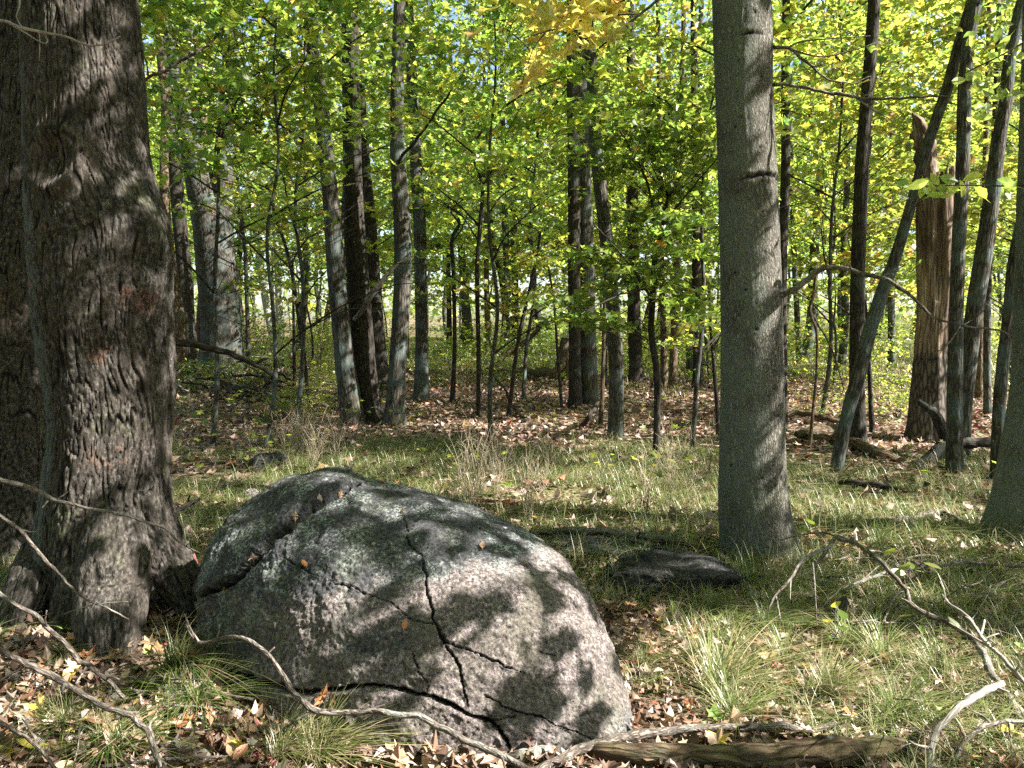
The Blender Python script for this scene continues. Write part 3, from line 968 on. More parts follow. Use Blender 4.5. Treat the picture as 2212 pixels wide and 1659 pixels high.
# ---- mid distance trunks, each traced from the picture
D0 = 11.6
TR = [
 ('forked_tree', 'massive many-stemmed trunk left of centre leaning apart above, behind the brush pile',
  [(385, 180, 36), (405, 260, 44), (430, 380, 60), (455, 480, 76), (470, 600, 84), (478, 700, 86), (482, 780, 92), (486, 815, 100)], 20.0, M_TRUNK, 0.3,
  [[(470, 520, 60, 20.0), (482, 420, 46, 20.0), (484, 330, 38, 20.0), (492, 200, 32, 20.0), (500, 60, 28, 20.1), (505, -40, 22, 20.2)],
   [(395, 250, 34, 20.0), (400, 170, 30, 20.0), (402, 80, 28, 20.1), (400, -40, 24, 20.1)],
   [(392, 210, 34, 20.0), (360, 110, 30, 20.0), (345, 50, 28, 20.0), (330, -30, 22, 20.0)]]),
 ('dark_tree', 'dark slim trunk just right of the huge left trunk', [(368, 280, 26), (376, 330, 30), (385, 450, 28), (396, 560, 30), (404, 680, 32), (412, 790, 34)], 19.0, M_DARK, 0.3, None),
 ('blue_grey_tree', 'blue-grey leaning trunk leftmost of the central clump', [(660, -40, 24), (672, 60, 26), (690, 200, 29), (704, 330, 31), (716, 450, 34), (727, 600, 38), (745, 780, 42), (762, 905, 50)], 11.6, M_TRUNK, 0.3, None),
 ('dark_tree', 'thick dark trunk in the central clump with rotten base', [(754, -40, 34), (757, 100, 36), (760, 300, 38), (766, 500, 44), (776, 650, 48), (786, 800, 54), (795, 908, 66)], 11.9, M_DARK, 0.35, None),
 ('dark_tree', 'shaded trunk right behind the central clump', [(790, 380, 24), (798, 470, 28), (808, 620, 30), (818, 760, 34), (825, 835, 38)], 16.0, M_DARK, 0.3, None),
 ('blue_grey_tree', 'slightly curved grey trunk rightmost of the central clump', [(864, -40, 22), (860, 100, 25), (858, 300, 30), (868, 480, 36), (870, 600, 37), (862, 740, 36), (854, 860, 40), (852, 905, 46)], 11.5, M_TRUNK, 0.35, None),
 ('slim_tree', 'straight slim trunk standing alone right of the central clump', [(900, 380, 26), (906, 470, 27), (909, 620, 27), (911, 740, 28), (910, 862, 34)], 14.5, M_TRUNK, 0.3, None),
 ('dark_tree', 'dark trunk behind green maple leaves, left of a leaning trunk', [(1238, 200, 26), (1240, 400, 26), (1240, 600, 26), (1241, 750, 25), (1243, 893, 30)], 13.2, M_DARK, 0.25, None),
 ('sunlit_tree', 'sunlit ridged trunk touching a darker one at centre right', [(1255, 90, 30), (1257, 260, 32), (1260, 400, 33), (1266, 560, 33), (1270, 720, 34), (1274, 905, 42)], 13.4, M_TRUNK, 0.3, None),
 ('grey_tree', 'grey trunk leaning left at its top, in front of the central pair', [(1262, -60, 22), (1270, 60, 24), (1281, 180, 25), (1285, 300, 26), (1296, 400, 27), (1311, 530, 28), (1324, 660, 29), (1331, 800, 30), (1330, 950, 34)], 10.0, M_TRUNK, 0.2, None),
 ('slim_tree', 'dark knotty trunk directly behind the thick grey trunk, its right edge visible', [(1699, -40, 15), (1697, 130, 17), (1697, 300, 18), (1696, 420, 19), (1690, 520, 21), (1688, 700, 22), (1688, 925, 26)], 11.0, M_DARK, 0.2, None),
 ('dark_tree', 'straight dark trunk crossed by the leaning grey trunk', [(1890, -60, 23), (1886, 40, 24), (1874, 200, 24), (1864, 320, 26), (1858, 450, 28), (1853, 600, 29), (1851, 760, 30), (1852, 880, 32), (1852, 968, 42)], 9.6, M_DARK, 0.25, None),
 ('leaning_tree', 'long leaning grey trunk slanting up to the right', [(2115, -60, 26), (2100, 10, 25), (2074, 90, 22), (2046, 190, 21), (2008, 300, 20), (1974, 420, 20), (1936, 550, 23), (1908, 625, 26), (1880, 710, 27), (1852, 820, 28), (1828, 905, 26), (1806, 1020, 26)], 7.9, M_TRUNK, 0.15, None),
 ('slim_tree', 'upright slim trunk in front of the broken snag', [(2112, -60, 26), (2104, 20, 25), (2090, 110, 24), (2083, 220, 25), (2080, 340, 25), (2074, 470, 26), (2068, 600, 27), (2064, 760, 29), (2062, 900, 30), (2062, 1040, 34)], 7.7, M_TRUNK, 0.2, None),
 ('leaning_tree', 'right-leaning trunk rising behind the slim trunk by the snag', [(2225, -60, 22), (2206, 10, 22), (2184, 110, 23), (2172, 220, 25), (2158, 300, 27), (2143, 420, 30), (2128, 530, 33), (2108, 650, 34), (2094, 760, 34), (2080, 880, 36), (2072, 985, 40)], 8.8, M_TRUNK, 0.2, None),
 ('slim_tree', 'slim grey-brown trunk next to the flared right edge trunk', [(2228, 380, 20), (2206, 480, 20), (2188, 580, 22), (2178, 690, 23), (2166, 790, 24), (2158, 890, 24), (2156, 1050, 30)], 7.6, M_TRUNK, 0.2, None),
 ('slim_tree', 'thin brown trunk in the gap right of the snag', [(2140, 500, 12), (2134, 640, 13), (2132, 780, 14), (2134, 925, 17)], 12.0, M_TRUNK, 0.2, None),
 ('dark_tree', 'stout dark trunk behind hanging maple leaves', [(1368, 560, 26), (1370, 660, 27), (1373, 760, 28), (1374, 846, 32)], 17.5, M_DARK, 0.3, None),
 ('dark_tree', 'short-looking dark trunk left of the thick grey trunk', [(1505, 640, 20), (1507, 740, 22), (1508, 800, 23), (1507, 862, 27)], 16.5, M_DARK, 0.3, None),
 ('brown_tree', 'brown slim trunk behind the knotty sapling', [(1430, 600, 13), (1433, 720, 14), (1435, 862, 17)], 16.5, M_LOG, 0.2, None),
 ('brown_tree', 'reddish brown trunk left of the short dark trunk', [(1462, 560, 14), (1456, 720, 16), (1453, 866, 20)], 16.2, M_LOG, 0.2, None),
 ('brown_tree', 'thin brown trunk beside the slim lone trunk', [(872, 600, 11), (876, 700, 12), (880, 812, 15)], 20.0, M_LOG, 0.2, None),
 ('birch_tree', 'white leaning trunk in the sunny gap at left', [(540, 380, 14), (556, 520, 15), (566, 600, 16), (578, 670, 17), (591, 728, 20)], 38.0, M_PALE, 0.1, None),
 ('birch_tree', 'white upright trunk right of the leaning white one', [(590, 400, 13), (598, 540, 14), (602, 640, 15), (606, 734, 19)], 37.0, M_PALE, 0.1, None),
 ('far_tree', 'far sunlit trunk above the fallen log, beside a black one', [(1092, 500, 15), (1096, 620, 16), (1098, 766, 18)], 29.0, M_TRUNK, 0.2, None),
 ('far_tree', 'far black trunk above the fallen log', [(1110, 500, 14), (1113, 640, 15), (1113, 764, 16)], 30.0, M_DARK, 0.2, None),
 ('far_tree', 'far dark trunk left of the black sapling', [(968, 560, 10), (970, 660, 11), (971, 766, 13)], 30.0, M_DARK, 0.2, None),
 ('far_tree', 'far slanting trunk left of the fork sapling', [(998, 560, 16), (1006, 660, 20), (1014, 768, 27)], 30.0, M_TRUNK, 0.2, None),
 ('far_tree', 'far brown trunk behind the leaning pole', [(1050, 540, 11), (1052, 660, 12), (1053, 772, 14)], 28.0, M_LOG, 0.2, None),
 ('far_tree', 'far grey trunk in the sunny grass at right', [(1716, 560, 12), (1722, 680, 12), (1729, 800, 14)], 24.0, M_TRUNK, 0.2, None),
 ('far_tree', 'far brown trunk right of the snag at the picture edge', [(2122, 560, 12), (2118, 700, 13), (2113, 895, 16)], 14.0, M_LOG, 0.2, None),
]
for i, (nm, lab, pts, d, mt, fl, fk) in enumerate(TR):
    make_tree_px(nm, lab, pts, d, mt, top_z=11.5 + (i % 4) * 0.8 if d < 28 else 13.0, sides=26 if d < 14 else 14, rings=120 if d < 14 else 50,
                 flare=fl, fork=fk, crown=('high_a', 'high_b', 'high_c')[i % 3] if i % 4 == 0 else None, seed=20 + i, fine=0.004 if d < 14 else 0)

# ---- dead snag at right
def snag():
    ed = [(345, 1984, 2056), (420, 1985, 2057), (533, 1987, 2060), (640, 1984, 2056), (753, 1978, 2048), (830, 1972, 2048), (886, 1966, 2048), (950, 1957, 2050)]
    d = 10.2
    rows = np.array([[*P((l + r) / 2, y, d), (r - l) / 2 * d / FPX] for y, l, r in ed[::-1]])
    b = rows[0].copy(); b[2] = tz(b[0], b[1]) - 0.1; rows = np.vstack([b, rows[rows[:, 2] > b[2] + 0.2]])
    base = rows[0, :3] + [0, 0, 0.1]
    root = empty('broken_snag', base, 'broken dead snag with bare tan wood and a jagged splintered top', 'tree')
    rr = resample(rows, 200)
    sides = 96
    def rf(R, TH, S, rest):
        q = rest.reshape(-1, 3)
        n = fbm(q * [4, 4, 1.2], 3, 71).reshape(R.shape)
        gr = fbm(q * [22, 22, 1.5], 3, 72).reshape(R.shape)
        hol = np.exp(-(np.angle(np.exp(1j * (TH + 1.9))) / 0.25) ** 2) * np.clip((S - 1.9) / 0.4, 0, 1)
        return R * (1 + 0.16 * n + 0.13 * gr - 0.3 * hol)
    V, Q, T, rest = tube(rr[:, :3] - base, rr[:, 3], sides, radfun=rf, cap=False)
    th = np.arctan2(rest[:, 1], rest[:, 0])
    top = rest[:, 2].max()
    # jagged top: pull the last rings down by an angle dependent amount
    cut = 0.35 * (0.5 + 0.5 * fbm(np.stack([np.cos(th) * 2.2, np.sin(th) * 2.2, th * 0], 1), 3, 9)) + 0.1 * (vnoise(np.stack([th * 9, th * 0, th * 0], 1), 4))
    lim = top - np.clip(cut, 0, 0.6)
    over = np.clip(rest[:, 2] - lim, 0, None)
    V[:, 2] -= over
    F0 = -math.pi / 2
    zz = V[:, 2] + base[2]
    az = np.angle(np.exp(1j * (th - F0)))
    fq = fbm(rest * [9, 9, 2.2], 4, 77, 0.6)
    wood = np.clip((zz - 0.95) / 0.3, 0, 1) * np.clip((0.55 - az) / 0.35, 0, 1) * 0.85
    wood = np.maximum(wood, np.clip((zz - 2.2) / 0.3, 0, 1) * 0.72)
    wood = np.maximum(wood, np.exp(-((az - 1.25) / 0.18) ** 2) * np.clip((zz - 0.4) / 0.2, 0, 1) * 0.8)
    wood = np.clip(wood + 0.35 * fq, 0, 1)
    fresh = np.exp(-((zz - 1.65) / 0.65) ** 2) * np.clip((0.3 - az) / 0.4, 0, 1) + 0.5 * np.exp(-((az - 1.25) / 0.18) ** 2)
    V[:, :2] *= (1 - 0.10 * wood * np.clip(fbm(rest * [14, 14, 3], 3, 5) + 0.5, 0, 1))[:, None] if False else 1.0
    me = mesh_from('trunk', V, [Q], M_SNAG, {'rest': rest, 'wood': wood, 'fresh': np.clip(fresh + 0.2 * fq, 0, 1)})
    link('trunk', me, root)
    # upright splinter above the break
    a = Acc()
    q = np.array([[*(P(2008, 420, d - 0.12) - base), 0.10], [*(P(2000, 350, d - 0.1) - base), 0.105], [*(P(1992, 300, d - 0.1) - base), 0.10], [*(P(1982, 265, d - 0.1) - base), 0.065], [*(P(1972, 243, d - 0.1) - base), 0.012]])
    q = resample(q, 26)
    a.add(q[:, :3], q[:, 3], 20, radfun=lumpy(0.9, 18, 5))
    sm = a.mesh('splinter', M_SNAG, {'wood': np.full(a.n, 0.9), 'fresh': np.full(a.n, 0.3)})
    link('splinter', sm, root)
    for (x0, y0, x1, y1, w) in ((2040, 400, 2048, 352, 14), (2022, 400, 2026, 366, 12), (2010, 420, 2002, 372, 12)):
        a = Acc()
        q = resample(np.array([[*(P(x0, y0, d - 0.14) - base), w * .5 * d / FPX], [*(P(x1, y1, d - 0.12) - base), 0.006]]), 8)
        a.add(q[:, :3], q[:, 3], 6, radfun=lumpy(0.4, 9, 5))
        link('splinter', a.mesh('splinter', M_SNAG, {'wood': np.full(a.n, 0.95), 'fresh': np.full(a.n, 0.35)}), root)


snag()

# broken stump at the end of the far log
make_tree_px('stump', 'broken pale stump at the right end of the far fallen log', [(1222, 730, 20), (1218, 760, 26), (1214, 800, 34), (1212, 836, 48)], 19.0, M_LOG, top_z=None, sides=18, rings=30, flare=0.3, cat='stump')

# ---- traced saplings with their own leaf sprays
def sapling(label, stem, d, branches, sprays, wts=W_MIX, per=30, rad=0.30, size=0.10, mat=None, name='sapling', kind='star', tilt=0.6, spread=0.6, leafmat=None, palette=None):
    mat = mat or M_DARK
    rows = trunk_path(stem, d, None)
    base = rows[0, :3] + [0, 0, 0.12]
    root = empty(name, base, label, 'tree')
    rr = resample(rows, 60)
    a = Acc()
    a.add(rr[:, :3] - base, rr[:, 3], 10, radfun=lumpy(0.12, 12, 3, 0.3, 0.08))
    link('trunk', a.mesh('trunk', mat), root)
    for br in branches:
        q = np.array([[*(P(x, y, dd) - base), w * 0.5 * dd / FPX] for x, y, w, dd in br])
        q = resample(q, 22)
        q[:, :3] += rng.normal(0, 0.004, (22, 3))
        b = Acc()
        b.add(q[:, :3], np.maximum(q[:, 3], 0.0015), 6)
        link('limb', b.mesh('limb', mat), root)
    if sprays:
        C = []
        for (x, y, sx, sy, n) in sprays:
            for _ in range(n):
                xx, yy = x + random.gauss(0, sx), y + random.gauss(0, sy)
                C.append(P(xx, yy, d + random.gauss(0, spread)) - base)
        C = np.array(C)
        axis = np.array([[0, 0, 0]])
        dd = C.copy(); dd[:, 2] = -0.1 * np.abs(dd[:, 0]) ; dd += rng.normal(0, 0.5, dd.shape) * [1, 1, 0.1]
        pos, nrm, fwd, s = spray_leaves(C, dd, per, rad, size, tilt)
        fm = leaf_mesh('foliage', pos, nrm, fwd, s, kind, pal(len(pos), palette or GREENS, wts), leafmat or M_LEAF, fold=0.25)
        props(link('foliage', fm, root), kind='stuff')
        tw = Acc()
        st = rr[:, :3] - base
        for c, dv in zip(C, dd):
            j = np.argmin(np.linalg.norm(st - (c - [0, 0, 0.4]), axis=1))
            dv = dv / (np.linalg.norm(dv) + 1e-6)
            p0 = st[j] * 0.3 + c * 0.7 if np.linalg.norm(st[j] - c) > 1.2 else st[j]
            q = np.array([p0, (p0 + c) / 2 + rng.normal(0, 0.05, 3), c, c + dv * rad * 0.8])
            tw.add(resample(q, 7), np.linspace(0.005, 0.0015, 7), 3, cap=False)
        props(link('twigs', tw.mesh('twigs', mat), root), kind='stuff')
    return root


sapling('knotty grey sapling bearing wide layers of deep green leaves in front of the central trunks',
        [(1442, 430, 6), (1430, 500, 10), (1413, 573, 12), (1410, 650, 13), (1407, 720, 14), (1418, 800, 15), (1420, 880, 15), (1417, 986, 17)], 8.6,
        [[(1413, 573, 9, 8.6), (1440, 480, 6, 8.4), (1500, 400, 4, 8.0), (1560, 330, 3, 7.8)],
         [(1410, 650, 7, 8.6), (1350, 560, 4, 8.0), (1280, 480, 3, 7.6)],
         [(1411, 620, 7, 8.6), (1330, 640, 4, 7.9), (1240, 690, 3, 7.6)],
         [(1418, 540, 7, 8.6), (1400, 400, 5, 8.4), (1340, 280, 3, 8.2)]],
        [(1370, 270, 80, 30, 16), (1460, 240, 60, 30, 12), (1480, 330, 70, 28, 16), (1330, 350, 60, 16, 7), (1500, 420, 50, 20, 10), (1400, 480, 70, 22, 12),
         (1310, 560, 50, 14, 9), (1370, 590, 60, 14, 9), (1240, 640, 30, 10, 5), (1300, 690, 60, 12, 9), (1430, 640, 50, 14, 6), (1470, 540, 40, 20, 8)],
        [4, 4, 1.5, 2, 0.1, 0.02], 34, 0.29, 0.105, spread=0.45)
sapling('black Y-forked sapling near the middle', [(1044, 403, 8), (1038, 480, 9), (1031, 560, 9), (1031, 640, 10), (1034, 780, 10), (1034, 913, 13)], 12.2,
        [[(1044, 403, 7, 12.2), (1035, 375, 6, 12.2), (1023, 345, 5, 12.2), (1026, 310, 5, 12.2), (1045, 270, 4, 12.2), (1060, 200, 3, 12.1)],
         [(1044, 403, 7, 12.2), (1062, 370, 5, 12.2), (1085, 320, 4, 12.2), (1120, 265, 3, 12.2)],
         [(1035, 490, 5, 12.2), (1000, 450, 4, 12.2), (950, 410, 3, 12.2), (905, 350, 3, 12.1)],
         [(1033, 520, 4, 12.2), (1000, 470, 3, 12.3), (960, 440, 3, 12.3)]],
        [(950, 270, 70, 30, 14), (1060, 250, 60, 30, 12), (1000, 330, 70, 20, 10), (930, 400, 60, 22, 9), (1110, 330, 40, 24, 8), (1080, 430, 40, 24, 6)], [3, 3, 3, 3, 1, 0.3], 30, 0.34, 0.10)
sapling('black sapling with a crooked twiggy top left of the forked one', [(990, 470, 5), (992, 485, 7), (976, 520, 8), (980, 600, 9), (982, 753, 9), (977, 863, 12)], 14.0,
        [[(990, 480, 5, 14), (975, 455, 3, 14), (1000, 430, 3, 14)], [(978, 520, 4, 14), (995, 500, 3, 14), (1010, 460, 2, 14)]], [(990, 560, 50, 20, 6), (1010, 620, 60, 18, 8), (950, 640, 60, 18, 8)], W_YEL)
sapling('thin dark sapling leaning right from the clearing', [(1168, 500, 5), (1159, 553, 6), (1142, 633, 7), (1130, 686, 8), (1117, 753, 9), (1102, 870, 9), (1095, 920, 11)], 12.0,
        [[(1102, 870, 6, 12), (1090, 840, 5, 12), (1065, 812, 4, 12)], [(1165, 515, 4, 12), (1158, 495, 3, 12), (1110, 480, 2, 12)]],
        [(1130, 620, 60, 16, 8), (1100, 660, 60, 12, 7), (1170, 560, 40, 20, 6)], W_YEL)
sapling('slim dark sapling left of the blue-grey trunk', [(575, 400, 6), (600, 480, 7), (627, 570, 8), (643, 670, 9), (653, 736, 9), (662, 820, 9), (670, 893, 11)], 13.0,
        [[(627, 570, 5, 13), (660, 520, 4, 13), (690, 500, 3, 13)], [(643, 660, 4, 13), (690, 600, 3, 12.6), (735, 560, 2, 12.4)]],
        [(560, 420, 60, 30, 10), (620, 330, 60, 30, 10), (640, 520, 40, 26, 7), (600, 620, 60, 14, 6)], W_YEL)
sapling('straight thin sapling right of the forked trunk', [(512, 380, 6), (520, 460, 7), (530, 553, 8), (534, 680, 9), (538, 812, 11)], 18.5, [[(520, 460, 5, 18.5), (560, 430, 3, 18.5)]], [(520, 330, 60, 40, 12), (560, 440, 50, 30, 9)], W_MIX)
sapling('thin sapling behind the slim dark one', [(632, 560, 5), (634, 680, 6), (636, 824, 8)], 17.0, [], [(640, 540, 50, 24, 8)], W_YEL)
sapling('thin brown sapling between the pair and the knotty one', [(1306, 620, 7), (1305, 700, 8), (1302, 820, 9), (1297, 925, 12)], 11.2, [], [], mat=M_LOG)
sapling('slender sapling just left of the thick grey trunk', [(1524, 610, 5), (1533, 640, 7), (1536, 720, 7), (1543, 800, 8), (1550, 900, 9), (1551, 966, 11)], 9.8,
        [[(1533, 640, 4, 9.8), (1500, 620, 3, 9.7), (1475, 600, 2, 9.7)], [(1540, 760, 4, 9.8), (1556, 720, 2, 9.7)]], [(1500, 690, 40, 14, 5), (1480, 740, 40, 12, 5), (1540, 700, 20, 14, 3)], W_YEL, 18, 0.22)
sapling('bent thin sapling between leaning and thick grey trunks', [(1762, 592, 6), (1757, 640, 7), (1750, 672, 8), (1764, 720, 6), (1764, 800, 6), (1757, 880, 7), (1752, 935, 8)], 9.4,
        [[(1755, 680, 5, 9.4), (1790, 740, 4, 9.4), (1808, 790, 3, 9.4), (1828, 860, 2, 9.4)]], [], mat=M_LOG)
sapling('thin trunk right of the leaning trunk', [(1868, 640, 5), (1876, 720, 8), (1878, 800, 9), (1884, 936, 12)], 10.8, [], [(1880, 600, 40, 20, 5)], W_YEL)
sapling('thin stem between the clearing and the dark pair', [(1182, 560, 4), (1196, 650, 5), (1203, 740, 6), (1214, 888, 8)], 12.8, [], [(1190, 560, 50, 20, 7)], W_YEL)

# ---- scattered understory maples and far trees
taken = []
def ok_spot(x, y, r):
    for a, b in taken:
        if (x - a) ** 2 + (y - b) ** 2 < r * r:
            return False
    # not where its shade would fall on the foreground
    for z in (2.5, 5.0):
        gxp, gyp = x - SUN[0] / SUN[2] * z, y - SUN[1] / SUN[2] * z
        if -3.2 < gxp < 4.0 and gyp < 7.6:
            return False
        if -1.2 < gxp < 3.6 and 10.5 < gyp < 16.0:
            return False
    return True


for (px, d, k, sc, lab) in ((450, 9.3, 1, 0.9, 'young maple with yellow-green leaves right beside the huge left trunk'),
                            (630, 10.2, 0, 1.0, 'young maple with mixed green leaves spreading before the central clump'),
                            (2230, 11.0, 2, 1.0, 'young maple with leaves hanging over the right-leaning trunks'),
                            (1780, 12.5, 4, 1.05, 'young yellow-green maple filling the gap right of the thick grey trunk'),
                            (1130, 14.2, 5, 1.1, 'young maple spreading leaves behind the forked sapling'),
                            (1060, 8.9, 1, 0.8, 'small maple whose leaves hang above the forked sapling'), (560, 8.6, 0, 0.8, 'small maple nearest the forked trunk with leaves across the top'),
                            (1500, 9.2, 1, 0.85, 'young yellow-green maple high beside the top of the thick grey trunk')):
    p = P(px, 700, d)
    taken.append((p[0], p[1]))
    place_under(p[0], p[1], k, sc, None, lab, None, True, 1.0, {1780: 1.8, 745: 1.7, 1060: 2.0, 1960: 1.9, 560: 1.5, 900: 2.0, 1500: 2.3}.get(px, 1.9 if px < 700 else 0.8))

count = 0
for ring_d, nn, parts in ((13.5, 3, True), (16.0, 5, True), (19.5, 7, False), (23, 8, False), (28, 12, False), (34, 14, False), (42, 17, False)):
    for i in range(nn):
        for _ in range(12):
            d = ring_d + random.uniform(-1.6, 1.6)
            x = ((i + random.uniform(0.05, 0.95)) / nn * 2 - 1) * 0.76 * d
            if ok_spot(x, d, 1.9 if d < 25 else 1.3) and not (-3.5 < x < 2.5 and d < 15) and not (-0.52 < x / d < -0.27 and d < 21) and not (-0.35 < x / d < -0.27 and d < 34):
                break
        else:
            continue
        taken.append((x, d))
        near = d < 18
        place_under(x, d, random.randint(0, 5), random.uniform(0.95, 1.3) * (1.0 if d < 26 else 1.35), None,
                    'young maple among others just beyond the clearing' if near else 'slender young maple deep in the woods, one of a dense stand',
                    'young maples beyond the clearing' if near else 'distant young maples', parts, random.uniform(0.9, 1.2))
        count += 1

for x, y, k, sc, lab in ((-7.4, 5.6, 1, 1.0, 'young maple whose leaves show at the far left edge behind the dark trunks'), (-9.5, 8.0, 4, 1.1, 'yellow-green young maple at far left behind the trunks'), (-6.0, 2.6, 0, 1.0, 'young maple outside the left edge of the picture'), (-8.5, 0.5, 2, 1.1, 'second young maple outside the left edge of the picture')):
    place_under(x, y, k, sc, None, lab, None, True, 1.0, -0.6)

ym = sorted([o for o in COL.objects if o.get('group') == 'young maples beyond the clearing'], key=lambda o: o.location.x / o.location.y)
for o, w in zip(ym, ('leftmost', 'second from the left', 'third from the left', 'fourth from the left', 'fifth from the left', 'sixth from the left', 'seventh from the left', 'eighth from the left', 'ninth from the left', 'tenth from the left')):
    o['label'] = 'young maple beyond the clearing, ' + w + ' of its row'

for i in range(26):
    # the woods go on behind and beside the camera
    an = math.radians(random.uniform(100, 262))
    r_ = random.uniform(5.0, 11.0)
    x, y = r_ * math.sin(an) * -1, r_ * math.cos(an)
    if x > 2.5 and y > -5: continue
    place_under(x, y - 1.0, i, random.uniform(1.0, 1.35), None, 'young maple standing behind the camera', 'young maples behind the camera', True, 1.0, -0.4)

# tall canopy trees in the distance (trunk + crown), shared meshes
TALL = []
for k in range(4):
    r0 = np.random.default_rng(300 + k)
    zz = np.linspace(-0.2, 13, 9)
    path = np.stack([np.cumsum(r0.normal(0, 0.12, 9)), np.cumsum(r0.normal(0, 0.12, 9)), zz], 1)
    path[:, :2] -= path[1, :2]
    a = Acc()
    a.add(resample(path, 44), np.linspace(0.15, 0.04, 44), 12, radfun=lumpy(0.06, 5, k, 0.35, 0.2, 0.3))
    TALL.append(a.mesh('tall_trunk', (M_TRUNK, M_DARK, M_LOG, M_TRUNK)[k]))
for ring_d, nn in ((18, 3), (22, 5), (27, 7), (33, 9), (40, 12), (50, 16), (62, 20)):
    for i in range(nn):
        d = ring_d + random.uniform(-2.5, 2.5)
        x = ((i + random.uniform(0.05, 0.95)) / nn * 2 - 1) * 0.78 * d
        if d < 24 and -3.5 < x < 2.5:
            continue
        s = random.uniform(0.7, 1.35)
        k = random.randint(0, 3)
        root = empty('forest_tree', (x, d, tz(x, d)), 'slim straight trunk far back in the woods among many alike', 'tree', 'distant forest trees')
        root.rotation_euler = (random.gauss(0, 0.03), random.gauss(0, 0.03), random.uniform(0, 6.28))
        t = link('trunk', TALL[k], root); t.scale = (s, s, 1.0)
        if random.random() < 0.75 and d < 45:
            continue
        f = link('foliage', CROWNS[('high_a', 'high_b', 'high_c')[random.randint(0, 2)]], root, (0, 0, 7.0 + random.uniform(-1.0, 2.5)))
        f.rotation_euler = (0, 0, random.uniform(0, 6.28))
        f.scale = (1.15, 1.15, 1.2)
        props(f, kind='stuff')

# far wall of woodland foliage closing the view
n = 26000
dd = rng.uniform(52, 95, n)
xx = rng.uniform(-0.85, 0.85, n) * dd
zc = 1.2 + 18 * rng.uniform(0, 1, n) ** 1.25
q = np.stack([xx, dd, zc], 1)
keep = (fbm(q * [0.25, 0.12, 0.3], 3, 77) > -0.05) | (q[:, 2] < 3.5)
q = q[keep]; n = len(q)
q[:, 2] += terrain(q[:, 0], q[:, 1]) * 0.8
fm = leaf_mesh('distant_woodland', q, rng.normal(0, 0.8, (n, 3)) + [0, -0.3, 0.8], rng.normal(0, 1, (n, 3)), rng.uniform(0.25, 0.75, n), 'star', pal(n, GREENS, W_YEL), M_LEAF)
props(link('distant_woodland', fm), 'far green and yellow woodland foliage closing the view', None, None, 'stuff')
n = 26000
dd = rng.uniform(18, 75, n); xx = rng.uniform(-0.8, 0.8, n) * dd
q = np.stack([xx, dd, terrain(xx, dd) + rng.uniform(0.1, 1.25, n) ** 2 * np.clip(dd / 30, 0.5, 1.6)], 1)
fm = leaf_mesh('undergrowth', q, rng.normal(0, 0.5, (n, 3)) + [0, 0, 1], rng.normal(0, 1, (n, 3)), rng.uniform(0.07, 0.2, n), 'star', pal(n, GREENS, W_YEL), M_LEAF)
props(link('undergrowth', fm), 'low leafy undergrowth across the far forest floor', None, None, 'stuff')

# shrubs and seedlings low down beyond the clearing
for i in range(90):
    d = random.uniform(17, 42)
    x = random.uniform(-0.72, 0.72) * d
    root = empty('shrub', (x, d, tz(x, d)), 'low leafy shrub in the far undergrowth', 'shrub', 'shrubs in the far undergrowth')
    s = random.uniform(0.5, 1.25)
    root.scale = (s, s, s); root.rotation_euler = (0, 0, random.uniform(0, 6.28))
    props(link('foliage', SHRUB[i % 3][0], root), kind='stuff')
    props(link('stems', SHRUB[i % 3][1], root), kind='stuff')
#@@ROCKS@@
# ================================================================== ROCKS
from mathutils.bvhtree import BVHTree

RX = np.array([424, 436, 456, 500, 560, 620, 700, 760, 800, 900, 1000, 1100, 1160, 1220, 1265, 1300, 1335, 1356, 1368.])
RY = np.array([1330, 1250, 1175, 1122, 1084, 1052, 1030, 1034, 1046, 1062, 1095, 1142, 1178, 1232, 1296, 1368, 1452, 1526, 1588.])
RD = np.array([3.46, 3.48, 3.5, 3.58, 3.64, 3.68, 3.7, 3.7, 3.68, 3.6, 3.52, 3.4, 3.32, 3.22, 3.12, 3.02, 2.90, 2.82, 2.76])
BX = np.array([424, 436, 458, 500, 560, 640, 760, 900, 1080, 1200, 1290, 1340, 1360, 1368.])
BY = np.array([1400, 1425, 1450, 1486, 1535, 1580, 1612, 1634, 1642, 1642, 1628, 1612, 1602, 1592.])


def ground_d(px, py):
    a = -PITCH + math.atan((py - 829.5) / FPX)
    return EYE / math.tan(a)


def rock_cols(cols):
    cols = np.atleast_1d(cols)
    ry = np.interp(cols, RX, RY); rd = np.interp(cols, RX, RD)
    # soften the piecewise lines
    by = np.interp(cols, BX, BY)
    df = np.array([ground_d(0, v) for v in by])
    df = np.minimum(df, rd - 0.01)
    s = np.clip((cols - 424) / (1368 - 424) * 2 - 1, -1, 1)
    db = rd + 0.75 * np.sqrt(np.clip(1 - s ** 2, 0, 1)) * (1 - 0.2 * s) + 0.01
    return ry, rd, df, db


def seg_dist(px, py, line):
    best = np.full(px.shape, 1e9); wid = np.ones(px.shape)
    for (x0, y0, w0), (x1, y1, w1) in zip(line[:-1], line[1:]):
        dx, dy = x1 - x0, y1 - y0
        t = np.clip(((px - x0) * dx + (py - y0) * dy) / (dx * dx + dy * dy), 0, 1)
        d = np.hypot(px - x0 - t * dx, py - y0 - t * dy)
        m = d < best
        best = np.where(m, d, best); wid = np.where(m, w0 + (w1 - w0) * t, wid)
    return best, wid


